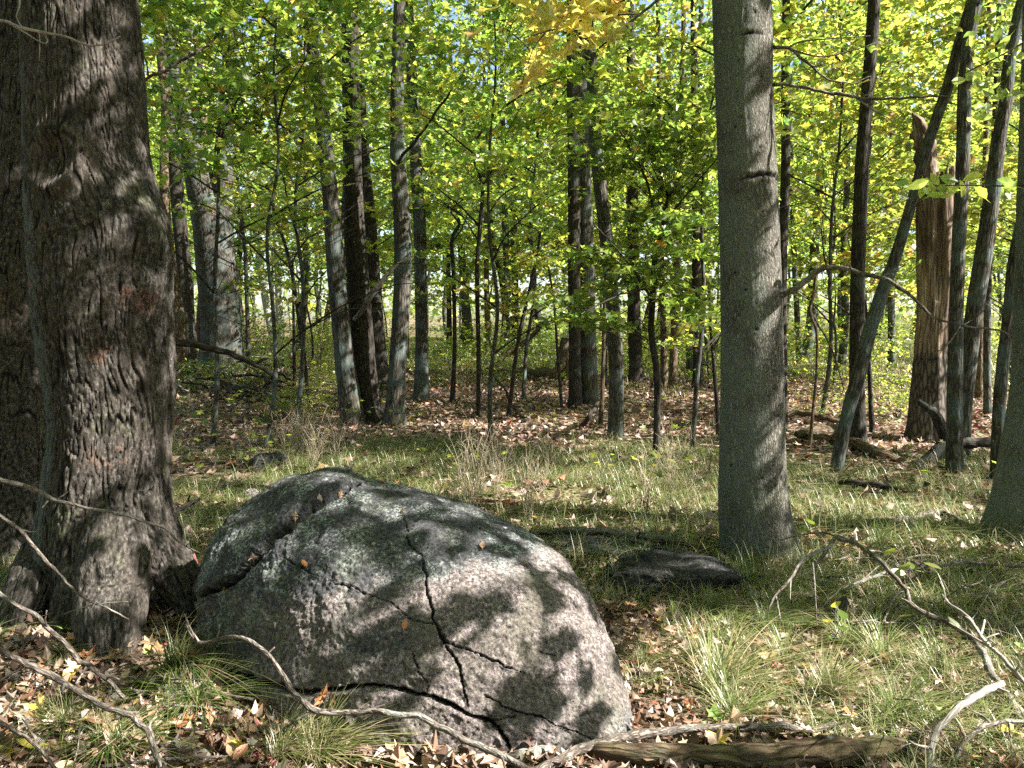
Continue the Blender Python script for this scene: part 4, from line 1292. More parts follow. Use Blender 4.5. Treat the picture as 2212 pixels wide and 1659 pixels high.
CRACKS = [
    ([(775, 1048, 10), (757, 1050, 12), (738, 1065, 15), (700, 1080, 16), (660, 1105, 17), (625, 1130, 18), (600, 1150, 18), (580, 1172, 18), (545, 1205, 20), (510, 1242, 18), (480, 1268, 14), (440, 1285, 12)], 0.060),
    ([(868, 1100, 4), (874, 1130, 6), (887, 1173, 7), (912, 1196, 8), (918, 1230, 9), (920, 1262, 10), (930, 1306, 11), (943, 1353, 12), (960, 1383, 12)], 0.030),
    ([(960, 1380, 9), (997, 1396, 8), (1037, 1410, 8), (1070, 1430, 9), (1097, 1443, 7), (1133, 1450, 4)], 0.022),
    ([(963, 1390, 9), (983, 1423, 8), (995, 1450, 8), (1000, 1490, 8), (1010, 1520, 5)], 0.022),
    ([(600, 1200, 3), (680, 1240, 4), (737, 1260, 6), (777, 1273, 6), (837, 1296, 5), (880, 1330, 5), (937, 1353, 7)], 0.014),
    ([(440, 1448, 12), (477, 1453, 14), (533, 1463, 16), (600, 1483, 16), (667, 1500, 12), (720, 1492, 9), (760, 1486, 9), (803, 1483, 10), (847, 1490, 11), (903, 1500, 12), (937, 1506, 12), (970, 1523, 13), (1003, 1540, 13), (1037, 1553, 13), (1063, 1563, 12), (1080, 1583, 12), (1102, 1620, 10)], 0.045),
    ([(1047, 1506, 5), (1087, 1526, 7), (1137, 1543, 7), (1177, 1553, 6), (1225, 1573, 4), (1280, 1600, 3)], 0.018),
    ([(885, 1400, 3), (893, 1426, 5), (903, 1453, 6), (920, 1473, 6), (922, 1496, 5)], 0.014),
    ([(1165, 1400, 3), (1180, 1408, 5), (1205, 1412, 3)], 0.010),
    ([(1060, 1562, 5), (1090, 1556, 5), (1110, 1548, 3)], 0.012),
]


def boulder():
    nc = 440
    s = np.linspace(0, 1, nc)
    cols = 424 + (1368 - 424) * (0.45 * s + 0.55 * (0.5 - 0.5 * np.cos(math.pi * s)))
    ry, rd, df, db = rock_cols(cols)
    kk = np.hanning(41); kk /= kk.sum()
    sm = lambda v: np.convolve(np.concatenate([2 * v[0] - v[20:0:-1], v, 2 * v[-1] - v[-2:-22:-1]]), kk, 'valid')
    rd, df = sm(rd), sm(df)
    df = np.minimum(df, rd - 0.008)
    a = np.concatenate([np.linspace(0, math.pi / 2, 300), np.linspace(math.pi / 2, math.pi, 70)[1:]])
    V = np.zeros((nc, len(a), 3))
    for i in range(nc):
        r = ray(cols[i], ry[i]); r = r / r[1]
        zr = EYE + r[2] * rd[i]
        front = a <= math.pi / 2
        ca, sa = np.abs(np.cos(a)), np.clip(np.sin(a), 0, 1)
        dist = np.where(front, rd[i] - (rd[i] - df[i]) * ca ** 0.92, rd[i] + (db[i] - rd[i]) * ca ** 0.9)
        z = (zr + 0.12) * sa ** 0.84 - 0.12
        V[i, :, 0] = r[0] * dist
        V[i, :, 1] = dist
        V[i, :, 2] = z
    V[0] = V[0] * [1, 1, 1]
    # smooth across columns once to take the corners out of the traced outline
    k = np.array([1, 4, 6, 4, 1.]) / 16
    for _ in range(5):
        pad = np.concatenate([V[:1], V[:1], V, V[-1:], V[-1:]])
        Vn = sum(k[j] * pad[j:j + nc] for j in range(5))
        Vn[0], Vn[-1] = V[0], V[-1]
        V = Vn
    du = np.gradient(V, axis=0); dv = np.gradient(V, axis=1)
    nr = np.cross(du, dv)
    nr /= np.linalg.norm(nr, axis=2)[..., None] + 1e-12
    cen = V.reshape(-1, 3).mean(0)
    if np.sum(nr * (V - cen)) < 0:
        nr = -nr
    P0 = V.reshape(-1, 3)
    nr = nr.reshape(-1, 3)
    x, y, z = P0.T
    c_, s_ = math.cos(PITCH), math.sin(PITCH)
    dd = y * c_ + (z - EYE) * s_
    uu = -y * s_ + (z - EYE) * c_
    px, py = 1106 + FPX * x / dd, 829.5 - FPX * uu / dd
    frontm = np.repeat((a <= math.pi / 2 + 0.25)[None], nc, 0).ravel()
    edge = np.clip(np.minimum(np.repeat(s[:, None], len(a), 1).ravel(), 1 - np.repeat(s[:, None], len(a), 1).ravel()) / 0.02, 0.15, 1)
    disp = 0.042 * fbm(P0 * 2.0, 3, 51) + 0.020 * fbm(P0 * 6, 3, 53) + 0.010 * fbm(P0 * 22, 3, 55) + 0.0075 * fbm(P0 * 52, 3, 57, 0.65)
    crack = np.zeros(len(P0))
    wx = px + 9 * fbm(P0 * 24, 4, 61, 0.75); wy = py + 9 * fbm(P0 * 20 + 7, 4, 62, 0.65)
    wvar = 1 + 0.5 * fbm(P0 * 12, 2, 66)
    for line, dep in CRACKS:
        d, w = seg_dist(wx, wy, line)
        ww = w * (0.36 if dep > 0.04 else 0.24) * wvar
        prof = np.exp(-(d / ww) ** 4) * frontm
        lip = np.exp(-((d - ww * 2.0) / (ww * 1.3)) ** 2) * frontm
        chip = np.exp(-(d / (ww * 3.2)) ** 2) * np.clip(fbm(P0 * 30, 2, 71) - 0.1, 0, 1) * frontm
        disp = disp - dep * prof * (1 if dep > 0.04 else 0.8) + 0.003 * lip - 0.028 * chip
        crack = np.maximum(crack, prof)
    # the slab behind the main fissure stands a little proud; the course under the low crack is stepped out
    d1 = np.interp(px, [440, 510, 580, 660, 757, 800], [1290, 1242, 1172, 1105, 1050, 1040]) - py
    disp = disp + 0.020 * np.clip(d1 / 12, 0, 1) * (px < 760) * frontm
    d6 = py - np.interp(px, [440, 533, 667, 760, 903, 1003, 1080, 1102], [1448, 1463, 1500, 1486, 1500, 1540, 1583, 1640])
    disp = disp + 0.018 * np.clip(d6 / 10, 0, 1) * (px < 1102) * frontm
    P1 = P0 + nr * (disp * edge)[:, None]
    crust = np.clip((1300 - py + 0.16 * (1000 - px)) / 150, 0, 1) * np.clip((1270 - px) / 160, 0, 1)
    crust = np.maximum(crust, 0.5 * np.clip((px - 1150) / 200, 0, 1) * np.clip((py - 1480) / 90, 0, 1))
    crust = np.maximum(crust, 0.55 * np.clip((680 - px) / 150, 0, 1))
    crust = np.maximum(crust, 0.5 * np.exp(-((px - 800) / 110) ** 2 - ((py - 1400) / 80) ** 2))
    idx = np.arange(len(P0)).reshape(nc, len(a))
    F = np.stack([idx[:-1, :-1], idx[1:, :-1], idx[1:, 1:], idx[:-1, 1:]], -1).reshape(-1, 4)
    base = np.array([cen[0], cen[1], 0.0])
    me = mesh_from('boulder', P1 - base, [F], M_ROCK, {'crust': crust, 'crack': crack})
    o = link('boulder', me, None, base)
    props(o, 'large rounded cracked granite boulder with lichen in the foreground', 'boulder')
    sub = F
    return P1, sub


RV, RF = boulder()
ROCK_BVH = BVHTree.FromPolygons([tuple(v) for v in RV], [tuple(int(i) for i in f) for f in RF[::1]])


def rock_hit(px, py):
    r = ray(px, py)
    h = ROCK_BVH.ray_cast(Vector((0, 0, EYE)), Vector(tuple(r)).normalized())
    return (np.array(h[0]), np.array(h[1])) if h[0] else (None, None)


def in_rock(x, y, m=0.0):
    x = np.asarray(x, float); y = np.asarray(y, float)
    px = 1106 + FPX * x / y / math.cos(PITCH)           # close enough at ground level
    ry, rd, df, db = rock_cols(np.clip(px, 425, 1367))
    return (px > 422 - 60 * m) & (px < 1372 + 60 * m) & (y > df - m) & (y < db + m)


def small_rock(name, label, c, size, seed, crust=0.7, cat='rock', sharp=0.25, sub=5, rot=0.0, mat=None):
    n1, n2 = 90, 60
    th = np.linspace(0, 2 * math.pi, n1, endpoint=False); ph = np.linspace(-0.5 * math.pi, 0.5 * math.pi, n2)
    T, Ph = np.meshgrid(th, ph, indexing='ij')
    u = np.stack([np.cos(T) * np.cos(Ph), np.sin(T) * np.cos(Ph), np.sin(Ph)], -1).reshape(-1, 3)
    e = 0.75
    q = np.sign(u) * np.abs(u) ** e
    f = 1 + sharp * fbm(u * 1.6 + seed, 3, seed) + 0.12 * fbm(u * 5 + seed, 3, seed + 1) + 0.05 * fbm(u * 16, 3, seed + 2)
    q = q * f[:, None] * np.asarray(size)
    cr, sr = math.cos(rot), math.sin(rot)
    q = np.stack([q[:, 0] * cr - q[:, 1] * sr, q[:, 0] * sr + q[:, 1] * cr, q[:, 2]], 1)
    idx = np.arange(n1 * n2).reshape(n1, n2)
    nx = np.roll(idx, -1, 0)
    F = np.stack([idx[:, :-1], nx[:, :-1], nx[:, 1:], idx[:, 1:]], -1).reshape(-1, 4)
    me = mesh_from(name, q, [F], mat or M_ROCK, {'crust': np.full(len(q), crust), 'crack': np.zeros(len(q))})
    o = link(name, me, None, c)
    props(o, label, cat)
    return o


g = G(1480, 1300)
small_rock('rock', 'low blackish flat-topped rock between the boulder and the thick grey trunk', (g[0] - 0.0, g[1] + 0.26, g[2] + 0.035), (0.38, 0.24, 0.125), 3, 0.95, sharp=0.4, rot=-0.2, mat=M_ROCKD)
g = G(1330, 1205)
small_rock('rock', 'flat grey slab of rock in the grass behind the right shoulder of the boulder', (g[0], g[1] + 0.2, g[2] + 0.0), (0.5, 0.26, 0.11), 9, 0.5, rot=-0.25)
g = G(575, 1018)
small_rock('rock', 'small mossy rock in the grass beyond the top of the boulder', (g[0], g[1] + 0.1, g[2] + 0.05), (0.17, 0.14, 0.11), 14, 0.9, mat=M_ROCKD)
g = G(535, 1085)
small_rock('rock', 'small brown stone in grass right behind the boulder', (g[0], g[1] + 0.1, g[2] + 0.02), (0.06, 0.06, 0.07), 17, 0.4)

# ================================================================== STICKS AND LOGS
def stick(name, label, pts, mat, cat='branch', group=None, twigs=(), sides=8, rough=0.2, jit=0.012, n=None, parent=None, wsc=1.0):
    """pts: (x, y, width, depth or ('h', height above ground))"""
    def conv(rows):
        out = []
        for x, y, w, dd in rows:
            p = G(x, y, dd[1]) if isinstance(dd, tuple) else P(x, y, dd)
            out.append([*p, wsc * w * 0.5 * p[1] / FPX])
        return np.array(out)
    q = conv(pts)
    n = n or max(14, 7 * len(pts))
    base = q[len(q) // 2, :3].copy()
    kn = q.copy()
    q = 0.55 * resample(q, n) + 0.45 * np.stack([np.interp(np.linspace(0, 1, n), np.concatenate([[0], np.cumsum(np.linalg.norm(np.diff(kn[:, :3], axis=0), axis=1))]) / np.linalg.norm(np.diff(kn[:, :3], axis=0), axis=1).sum(), kn[:, j]) for j in range(4)], 1)
    sc_ = max(1.0, q[:, 1].mean() / 4)
    for ax, sd in ((0, 5), (2, 6)):
        q[:, ax] += jit * sc_ * (fbm(q[:, :3] * (9 / sc_), 3, sd, 0.6) * 1.6)
    q[:, 3] *= 1 + 0.35 * np.clip(fbm(q[:, :3] * (25 / sc_), 2, 8) - 0.25, 0, 1) * 2
    mats = mat
    a = Acc()
    a.add(q[:, :3] - base, np.maximum(q[:, 3], 0.0015), sides, radfun=lumpy(rough, 22, random.randint(1, 99)))
    stubs = []
    if base[1] < 6.0 and cat == 'branch' and len(pts) > 3:
        for k in range(random.randint(4, 8)):
            j = random.randint(2, n - 3)
            v = np.array([random.gauss(0, 1), random.gauss(0, 0.7), random.gauss(0.2, 0.8)]); v /= np.linalg.norm(v)
            L = random.uniform(0.015, 0.09)
            p0 = q[j, :3] - base
            b = Acc()
            b.add(resample(np.array([p0, p0 + v * L * .6, p0 + v * L + rng.normal(0, 0.012, 3)]), 6), np.linspace(max(q[j, 3] * 0.55, 0.0015), max(q[j, 3] * 0.3, 0.001), 6), 6)
            stubs.append(b.mesh('twig', mats))
    me = a.mesh(name, mats)
    if twigs or stubs:
        root = empty(name, base, label, cat, group)
        link('stem', me, root)
        for b in stubs:
            link('twig', b, root)
        for tg in twigs:
            t = conv(tg); t = resample(t, max(8, 5 * len(tg)))
            b = Acc()
            b.add(t[:, :3] - base, np.maximum(t[:, 3], 0.001), 6, radfun=lumpy(rough, 22, random.randint(1, 99)))
            link('twig', b.mesh('twig', mats), root)
        return root
    o = link(name, me, None, base)
    return props(o, label, cat, group)


h = lambda v: ('h', v)
stick('fallen_branch', 'curved bare branch arching across the front of the boulder',
      [(405, 1352, 7, 2.80), (430, 1388, 11, 2.74), (480, 1377, 11, 2.70), (520, 1375, 12, 2.66), (590, 1430, 13, 2.62), (640, 1495, 15, 2.60), (690, 1532, 18, 2.58),
       (780, 1538, 17, 2.56), (900, 1545, 17, 2.53), (960, 1572, 18, 2.50), (1040, 1612, 18, 2.45), (1130, 1655, 18, 2.40), (1230, 1720, 18, 2.3)], M_STICK,
      twigs=[[(430, 1388, 8, 2.74), (412, 1360, 7, 2.74), (398, 1326, 4, 2.75)], [(682, 1532, 8, 2.58), (640, 1556, 7, 2.58), (590, 1592, 4, 2.62)],
             [(1010, 1598, 7, 2.47), (975, 1620, 6, 2.46), (950, 1650, 5, 2.46)]], sides=12, wsc=0.8)
stick('fallen_branch', 'long weathered branch lying along the bottom edge right of the boulder foot',
      [(1150, 1672, 24, 2.45), (1237, 1628, 24, 2.55), (1337, 1595, 22, 2.62), (1470, 1577, 18, 2.68), (1592, 1574, 17, 2.7), (1682, 1566, 16, 2.72), (1730, 1575, 15, 2.72), (1808, 1566, 14, 2.75), (1858, 1580, 12, 2.75), (1892, 1606, 10, 2.7), (2000, 1636, 8, 2.62), (2175, 1634, 6, 2.62), (2240, 1640, 5, 2.6)], M_STICK, sides=12)
stick('rotting_log', 'mossy rotting log lying along the bottom right edge',
      [(1225, 1612, 12, h(0.0)), (1300, 1625, 36, h(0.03)), (1475, 1632, 52, h(0.045)), (1650, 1634, 62, h(0.05)), (1800, 1628, 66, h(0.05)), (1920, 1616, 50, h(0.04)), (1975, 1615, 18, h(0))], M_LOG, 'log', sides=28, rough=0.3, n=120)
stick('rotting_log', 'pale stripped log end poking out under the arching branch', [(1085, 1650, 26, h(0.0)), (1150, 1632, 30, h(0.01)), (1230, 1618, 26, h(0.01)), (1270, 1612, 12, h(0.0))], M_STICK, 'log', sides=16, rough=0.25, n=40)
stick('fallen_branch', 'red-tinged twig slanting in front of the root of the huge trunk',
      [(-30, 1020, 13, 3.0), (0, 1032, 13, 3.0), (83, 1060, 12, 3.0), (133, 1080, 10, 3.0), (233, 1104, 8, 3.0), (350, 1140, 7, 3.02), (383, 1173, 6, 3.02), (427, 1193, 5, 3.03), (467, 1197, 3, 3.05)], M_STICK,
      twigs=[[(125, 1078, 6, 3.0), (140, 1068, 5, 3.0), (146, 1062, 3, 3.0)]], wsc=0.8)
stick('fallen_branch', 'grey twig running down over the left root of the huge trunk',
      [(-20, 1098, 9, 2.85), (0, 1113, 9, 2.85), (50, 1153, 9, 2.85), (93, 1200, 9, 2.85), (133, 1250, 8, 2.84), (167, 1283, 7, 2.83), (217, 1306, 6, 2.83), (283, 1336, 3, 2.85)], M_STICK,
      twigs=[[(133, 1328, 4, 2.83), (187, 1310, 4, 2.83), (230, 1303, 4, 2.83), (277, 1299, 2, 2.84)]], wsc=0.8)
stick('fallen_branch', 'lilac-grey branch in the lower left, upper one of two parallel',
      [(-20, 1268, 11, 2.75), (0, 1283, 11, 2.75), (67, 1323, 12, 2.75), (100, 1356, 12, 2.75), (133, 1386, 13, 2.75), (157, 1416, 14, 2.76), (200, 1446, 15, 2.78), (240, 1480, 12, 2.8), (267, 1510, 10, 2.8)], M_STICK, wsc=0.8)
stick('fallen_branch', 'grey knotty branch in the lower left, lower one of two parallel',
      [(-20, 1396, 13, 2.55), (0, 1406, 14, 2.55), (50, 1433, 15, 2.55), (110, 1466, 20, 2.55), (150, 1483, 16, 2.55), (217, 1520, 16, 2.52), (283, 1546, 17, 2.5), (320, 1578, 18, 2.46), (350, 1660, 16, 2.38)], M_STICK,
      twigs=[[(60, 1436, 6, 2.55), (25, 1455, 5, 2.55), (-5, 1475, 4, 2.55)]], sides=12, wsc=0.8)
stick('fallen_branch', 'grey twig in the bottom left corner', [(-20, 1540, 12, 2.45), (40, 1580, 12, 2.42), (90, 1625, 11, 2.4), (130, 1680, 10, 2.35)], M_STICK, wsc=0.8)
stick('fallen_branch', 'white sunlit curved branch in the bottom right corner',
      [(1996, 1680, 15, 2.45), (2005, 1652, 16, 2.48), (2015, 1606, 15, 2.52), (2035, 1563, 15, 2.58), (2075, 1523, 15, 2.64), (2120, 1496, 15, 2.7), (2165, 1478, 14, 2.75)], M_SILVER, sides=12)
stick('fallen_branch', 'long arching grey branch with pale forked twigs right of the thick grey trunk',
      [(1808, 1163, 8, h(0.42)), (1842, 1173, 8, h(0.42)), (1888, 1203, 9, h(0.38)), (1915, 1230, 9, h(0.34)), (1952, 1270, 10, h(0.26)), (1962, 1303, 10, h(0.2)), (1995, 1323, 11, h(0.17)), (2035, 1333, 13, h(0.15)), (2068, 1353, 13, h(0.14)),
       (2108, 1383, 14, h(0.12)), (2128, 1416, 16, h(0.1)), (2142, 1456, 17, h(0.08)), (2165, 1483, 17, h(0.06)), (2185, 1516, 16, h(0.05)), (2200, 1550, 15, h(0.04)), (2240, 1580, 14, h(0.03))], M_STICK,
      twigs=[[(1842, 1173, 8, h(0.42)), (1808, 1160, 9, h(0.42)), (1790, 1182, 9, h(0.38)), (1762, 1194, 8, h(0.36)), (1730, 1214, 7, h(0.33)), (1708, 1250, 7, h(0.27)), (1675, 1286, 6, h(0.2)), (1659, 1320, 3, h(0.14))],
             [(1675, 1284, 5, h(0.2)), (1680, 1310, 5, h(0.15)), (1687, 1343, 3, h(0.1))], [(1708, 1250, 4, h(0.27)), (1707, 1275, 3, h(0.23)), (1707, 1297, 2, h(0.2))],
             [(1790, 1182, 8, h(0.38)), (1770, 1212, 7, h(0.32)), (1744, 1226, 4, h(0.30))], [(1728, 1216, 4, h(0.3)), (1728, 1247, 2, h(0.26))],
             [(1755, 1215, 4, h(0.33)), (1758, 1240, 4, h(0.3)), (1762, 1300, 3, h(0.2)), (1764, 1350, 2, h(0.1))],
             [(1808, 1160, 4, h(0.42)), (1775, 1150, 4, h(0.43)), (1710, 1160, 3, h(0.42)), (1685, 1168, 2, h(0.4))]])
stick('fallen_branch', 'straight pale lilac twig slanting down to the right edge', [(2030, 1284, 5, h(0.25)), (2092, 1340, 7, h(0.22)), (2135, 1390, 8, h(0.2)), (2175, 1430, 9, h(0.17)), (2225, 1482, 10, h(0.14))], M_SILVER,
      twigs=[[(2120, 1370, 5, h(0.2)), (2127, 1340, 4, h(0.22))], [(2150, 1405, 6, h(0.2)), (2100, 1375, 5, h(0.18)), (2050, 1345, 4, h(0.17))]])
stick('fallen_branch', 'dark arched twig in the lower right corner', [(2055, 1660, 8, 2.5), (2085, 1606, 9, 2.56), (2125, 1573, 9, 2.6), (2175, 1556, 10, 2.63), (2230, 1562, 10, 2.65)], M_STICK,
      twigs=[[(2178, 1557, 6, 2.63), (2184, 1600, 5, 2.6), (2188, 1680, 4, 2.5)]])
stick('fallen_branch', 'nearly horizontal dark stick from the right edge across the litter', [(2240, 1225, 7, h(0.12)), (2180, 1221, 7, h(0.12)), (2108, 1216, 8, h(0.12)), (2008, 1223, 8, h(0.12)), (1922, 1236, 8, h(0.1)), (1875, 1250, 7, h(0.08)), (1825, 1273, 6, h(0.05)), (1765, 1282, 4, h(0.03))], M_STICK)
stick('fallen_branch', 'pair of crossing dark sticks among the leaves at right, thicker one', [(2000, 1218, 14, h(0.05)), (2015, 1240, 16, h(0.04)), (2012, 1276, 14, h(0.02))], M_STICK)
stick('fallen_branch', 'pair of crossing dark sticks among the leaves at right, thinner one', [(1985, 1232, 9, h(0.05)), (2040, 1250, 11, h(0.04)), (2100, 1285, 8, h(0.02))], M_STICK)
stick('fallen_branch', 'short grey stick at the right edge', [(2130, 1365, 8, h(0.04)), (2180, 1361, 9, h(0.04)), (2240, 1368, 9, h(0.04))], M_STICK)
stick('fallen_branch', 'dark straight stick lying in the grass right of the thick grey trunk', [(1722, 1034, 12, h(0.04)), (1808, 1043, 13, h(0.05)), (1908, 1053, 14, h(0.05)), (1960, 1064, 11, h(0.04))], M_DARK,
      twigs=[[(1905, 1052, 7, h(0.05)), (1917, 1040, 6, h(0.08)), (1913, 1028, 5, h(0.1))]])
stick('fallen_branch', 'pale-ended long branch curving to the flared trunk at right', [(1690, 1066, 12, h(0.04)), (1758, 1062, 12, h(0.04)), (1792, 1080, 12, h(0.04)), (1842, 1105, 14, h(0.04)), (1880, 1121, 14, h(0.05)), (1925, 1124, 14, h(0.05)), (2008, 1112, 15, h(0.05)), (2040, 1110, 16, h(0.05)), (2075, 1128, 15, h(0.04)), (2130, 1152, 10, h(0.02))], M_STICK,
      twigs=[[(2045, 1110, 6, h(0.05)), (2065, 1118, 5, h(0.1)), (2098, 1160, 3, h(0.05))]])
stick('fallen_branch', 'long dark branch in the grass between the boulder and the thick grey trunk', [(1115, 1158, 8, h(0.06)), (1150, 1154, 8, h(0.08)), (1237, 1150, 9, h(0.1)), (1337, 1157, 9, h(0.1)), (1475, 1176, 9, h(0.08)), (1530, 1194, 8, h(0.05))], M_DARK,
      twigs=[[(1300, 1154, 6, h(0.1)), (1400, 1178, 5, h(0.08)), (1480, 1198, 5, h(0.05)), (1560, 1212, 4, h(0.03))], [(1560, 1238, 4, h(0.05)), (1620, 1243, 4, h(0.05)), (1685, 1248, 3, h(0.04))]])
stick('fallen_branch', 'long pole leaning behind the huge trunk and ending above the brush pile',
      [(-30, 768, 14, 6.6), (0, 757, 14, 6.6), (50, 743, 17, 6.6), (93, 735, 16, 6.6), (220, 725, 15, 6.8), (363, 731, 16, 7.0), (433, 746, 15, 7.1), (500, 764, 13, 7.2), (550, 787, 11, 7.3), (590, 806, 6, 7.4)], M_DARK,
      twigs=[[(552, 788, 6, 7.3), (565, 778, 7, 7.3), (580, 773, 4, 7.3)], [(60, 742, 6, 6.6), (64, 732, 5, 6.6)]], sides=12)
_d = float(G(1036, 808)[1])
stick('leaning_pole', 'bare pole leaning up to the right over the far log', [(1030, 812, 14, _d), (1070, 784, 13, _d), (1120, 745, 12, _d), (1182, 692, 9, _d)], M_LOG, 'branch')
stick('fallen_log', 'far grey log lying beyond the clearing beneath the leaning pole', [(1062, 800, 18, h(0.14)), (1100, 804, 24, h(0.16)), (1150, 806, 26, h(0.16)), (1205, 810, 30, h(0.16))], M_LOG, 'log', sides=18, n=40)
stick('fallen_log', 'brown log lying left of the leaning grey trunk', [(1718, 938, 12, h(0.1)), (1740, 934, 20, h(0.1)), (1780, 930, 26, h(0.1)), (1822, 924, 20, h(0.1))], M_LOG, 'log', sides=18, n=50, rough=0.3)
stick('fallen_log', 'mossy log behind the leaning grey trunk', [(1745, 944, 20, h(0.06)), (1800, 950, 26, h(0.06)), (1860, 966, 26, h(0.06)), (1915, 984, 22, h(0.05)), (1945, 993, 12, h(0.03))], M_LOG, 'log', sides=18, n=60, rough=0.25)
stick('fallen_log', 'far brown logs end right beside the thick grey trunk', [(1686, 898, 10, h(0.1)), (1720, 894, 13, h(0.12)), (1760, 900, 12, h(0.1)), (1830, 912, 9, h(0.06))], M_LOG, 'log', sides=12)
stick('root_limb', 'black curved fallen limb standing on end before the snag',
      [(1985, 866, 10, 8.3), (2015, 888, 18, 8.3), (2034, 922, 25, 8.3), (2043, 953, 28, 8.3), (2018, 984, 28, 8.25), (1985, 1003, 26, 8.2), (1954, 1022, 16, 8.2)], M_DARK, 'branch', sides=18, n=70, rough=0.3,
      twigs=[[(1988, 870, 8, 8.3), (2010, 880, 10, 8.3), (2030, 860, 5, 8.3)]])
stick('fallen_log', 'dark horizontal log between the slim trunks at the right edge', [(2068, 955, 20, 8.4), (2100, 954, 22, 8.4), (2140, 952, 22, 8.4), (2172, 944, 20, 8.4)], M_DARK, 'log', sides=18, n=40, rough=0.25)
stick('fallen_log', 'far reddish log behind the slim right trunks', [(2060, 896, 10, 12.0), (2090, 902, 14, 12.0), (2130, 904, 12, 12.0)], M_LOG, 'log')
stick('fallen_branch', 'forked dark stick on the clearing floor', [(1110, 880, 7, h(0.1)), (1120, 895, 8, h(0.08)), (1140, 905, 7, h(0.04)), (1128, 912, 5, h(0.02))], M_DARK)
stick('fallen_branch', 'short dark stake leaning at the foot of the central pair', [(1258, 922, 12, h(0.03)), (1275, 900, 11, h(0.2)), (1296, 866, 8, 11.6)], M_DARK)
stick('fallen_branch', 'grey log along the left edge of the clearing', [(600, 862, 10, h(0.06)), (640, 872, 10, h(0.06)), (700, 878, 9, h(0.05)), (745, 886, 7, h(0.04))], M_STICK, 'branch')
stick('fallen_branch', 'dark short stick between the huge trunk and the boulder', [(345, 1108, 12, 4.3), (380, 1100, 11, 4.4), (410, 1088, 9, 4.5), (435, 1077, 7, 4.6)], M_DARK)
stick('dead_branch', 'bare grey dead branch bent down against the central clump',
      [(765, 690, 8, 11.2), (785, 665, 12, 11.1), (796, 640, 14, 11.0), (812, 622, 12, 11.0), (840, 592, 8, 11.0), (860, 566, 6, 11.0), (890, 550, 3, 11.0)], M_STICK, sides=8)
small = stick('stump', 'small dark broken stump in the litter at right', [(1806, 1350, 26, h(0.0)), (1812, 1325, 30, h(0.06)), (1818, 1300, 26, h(0.11)), (1822, 1288, 10, h(0.13))], M_DARK, 'stump', sides=14, rough=0.4)

# boughs of the thick grey trunk reaching right
for lab, pts, tw in (
    ('slender bare bough reaching right from the thick grey trunk near the top', [(1668, 184, 8, 4.9), (1700, 184, 7, 4.85), (1775, 196, 6, 4.8), (1850, 212, 6, 4.7), (1950, 210, 5, 4.6), (2045, 209, 3, 4.5)],
     [[(1850, 212, 3, 4.7), (1880, 200, 3, 4.7), (1895, 165, 2, 4.7)], [(1850, 212, 4, 4.7), (1880, 233, 3, 4.7), (1930, 262, 2, 4.7)]]),
    ('upper drooping twig reaching right from the thick grey trunk', [(1666, 98, 8, 4.9), (1700, 104, 7, 4.9), (1740, 130, 6, 4.85), (1790, 170, 4, 4.8), (1840, 182, 3, 4.8), (1880, 165, 2, 4.8)],
     [[(1700, 104, 5, 4.9), (1730, 90, 4, 4.9), (1790, 84, 3, 4.8), (1880, 78, 2, 4.7)], [(1700, 104, 4, 4.9), (1780, 122, 3, 4.8), (1900, 92, 2, 4.7)]]),
    ('thick bent bough arching right from the thick grey trunk at mid height', [(1684, 640, 12, 4.9), (1715, 626, 12, 4.85), (1745, 602, 12, 4.8), (1775, 580, 12, 4.7), (1805, 578, 11, 4.65), (1855, 590, 10, 4.6), (1905, 604, 9, 4.5), (1960, 632, 8, 4.4), (1990, 662, 7, 4.35), (2020, 685, 5, 4.3), (2080, 705, 4, 4.25), (2150, 712, 4, 4.2), (2193, 727, 3, 4.2)],
     [[(2075, 703, 3, 4.25), (2050, 740, 3, 4.25), (2010, 772, 2, 4.25)], [(2080, 703, 3, 4.25), (2105, 688, 3, 4.25), (2125, 670, 2, 4.2)]])):
    stick('bough', lab, pts, M_STICK, 'branch', twigs=tw)
stick('bough', 'thin pale twig looping in front of the huge trunk at top left', [(-30, 30, 6, 2.4), (0, 43, 6, 2.4), (67, 62, 6, 2.4), (133, 79, 5, 2.4), (200, 97, 4, 2.4), (230, 92, 3, 2.4), (255, 76, 2, 2.4)], M_SILVER, 'branch',
      twigs=[[(20, 50, 4, 2.4), (50, 68, 4, 2.4), (90, 92, 3, 2.4), (103, 90, 3, 2.4), (98, 78, 2, 2.4), (80, 66, 2, 2.4)], [(40, -20, 5, 2.4), (42, 10, 4, 2.4), (36, 38, 3, 2.4), (52, 64, 3, 2.4)]])
for (a0, a1, lab) in (((1720, 40), (1775, -30), 'dark upright twig crossing the top edge right of the thick grey trunk'), ):
    stick('bough', lab, [(1703, 66, 6, 10.8), (1718, 40, 6, 10.8), (1730, 25, 6, 10.8), (1752, 0, 5, 10.8), (1775, -30, 4, 10.8)], M_DARK, 'branch')
stick('bough', 'dark diagonal bough crossing the leaves from the huge trunk to the forked tree', [(296, 190, 7, 7.0), (320, 165, 6, 7.1), (370, 145, 6, 7.3), (420, 115, 5, 7.6), (470, 80, 4, 8.0), (495, 50, 3, 8.2)], M_DARK, 'branch',
      twigs=[[(320, 165, 4, 7.1), (316, 135, 3, 7.1), (300, 90, 2, 7.1), (290, 50, 2, 7.1)]])
stick('bough', 'dark bough rising right from the rightmost trunk of the central clump', [(860, 350, 8, 11.4), (885, 318, 7, 11.3), (915, 280, 6, 11.2), (955, 225, 5, 11.0), (995, 165, 4, 10.9), (1020, 100, 3, 10.8)], M_DARK, 'branch')
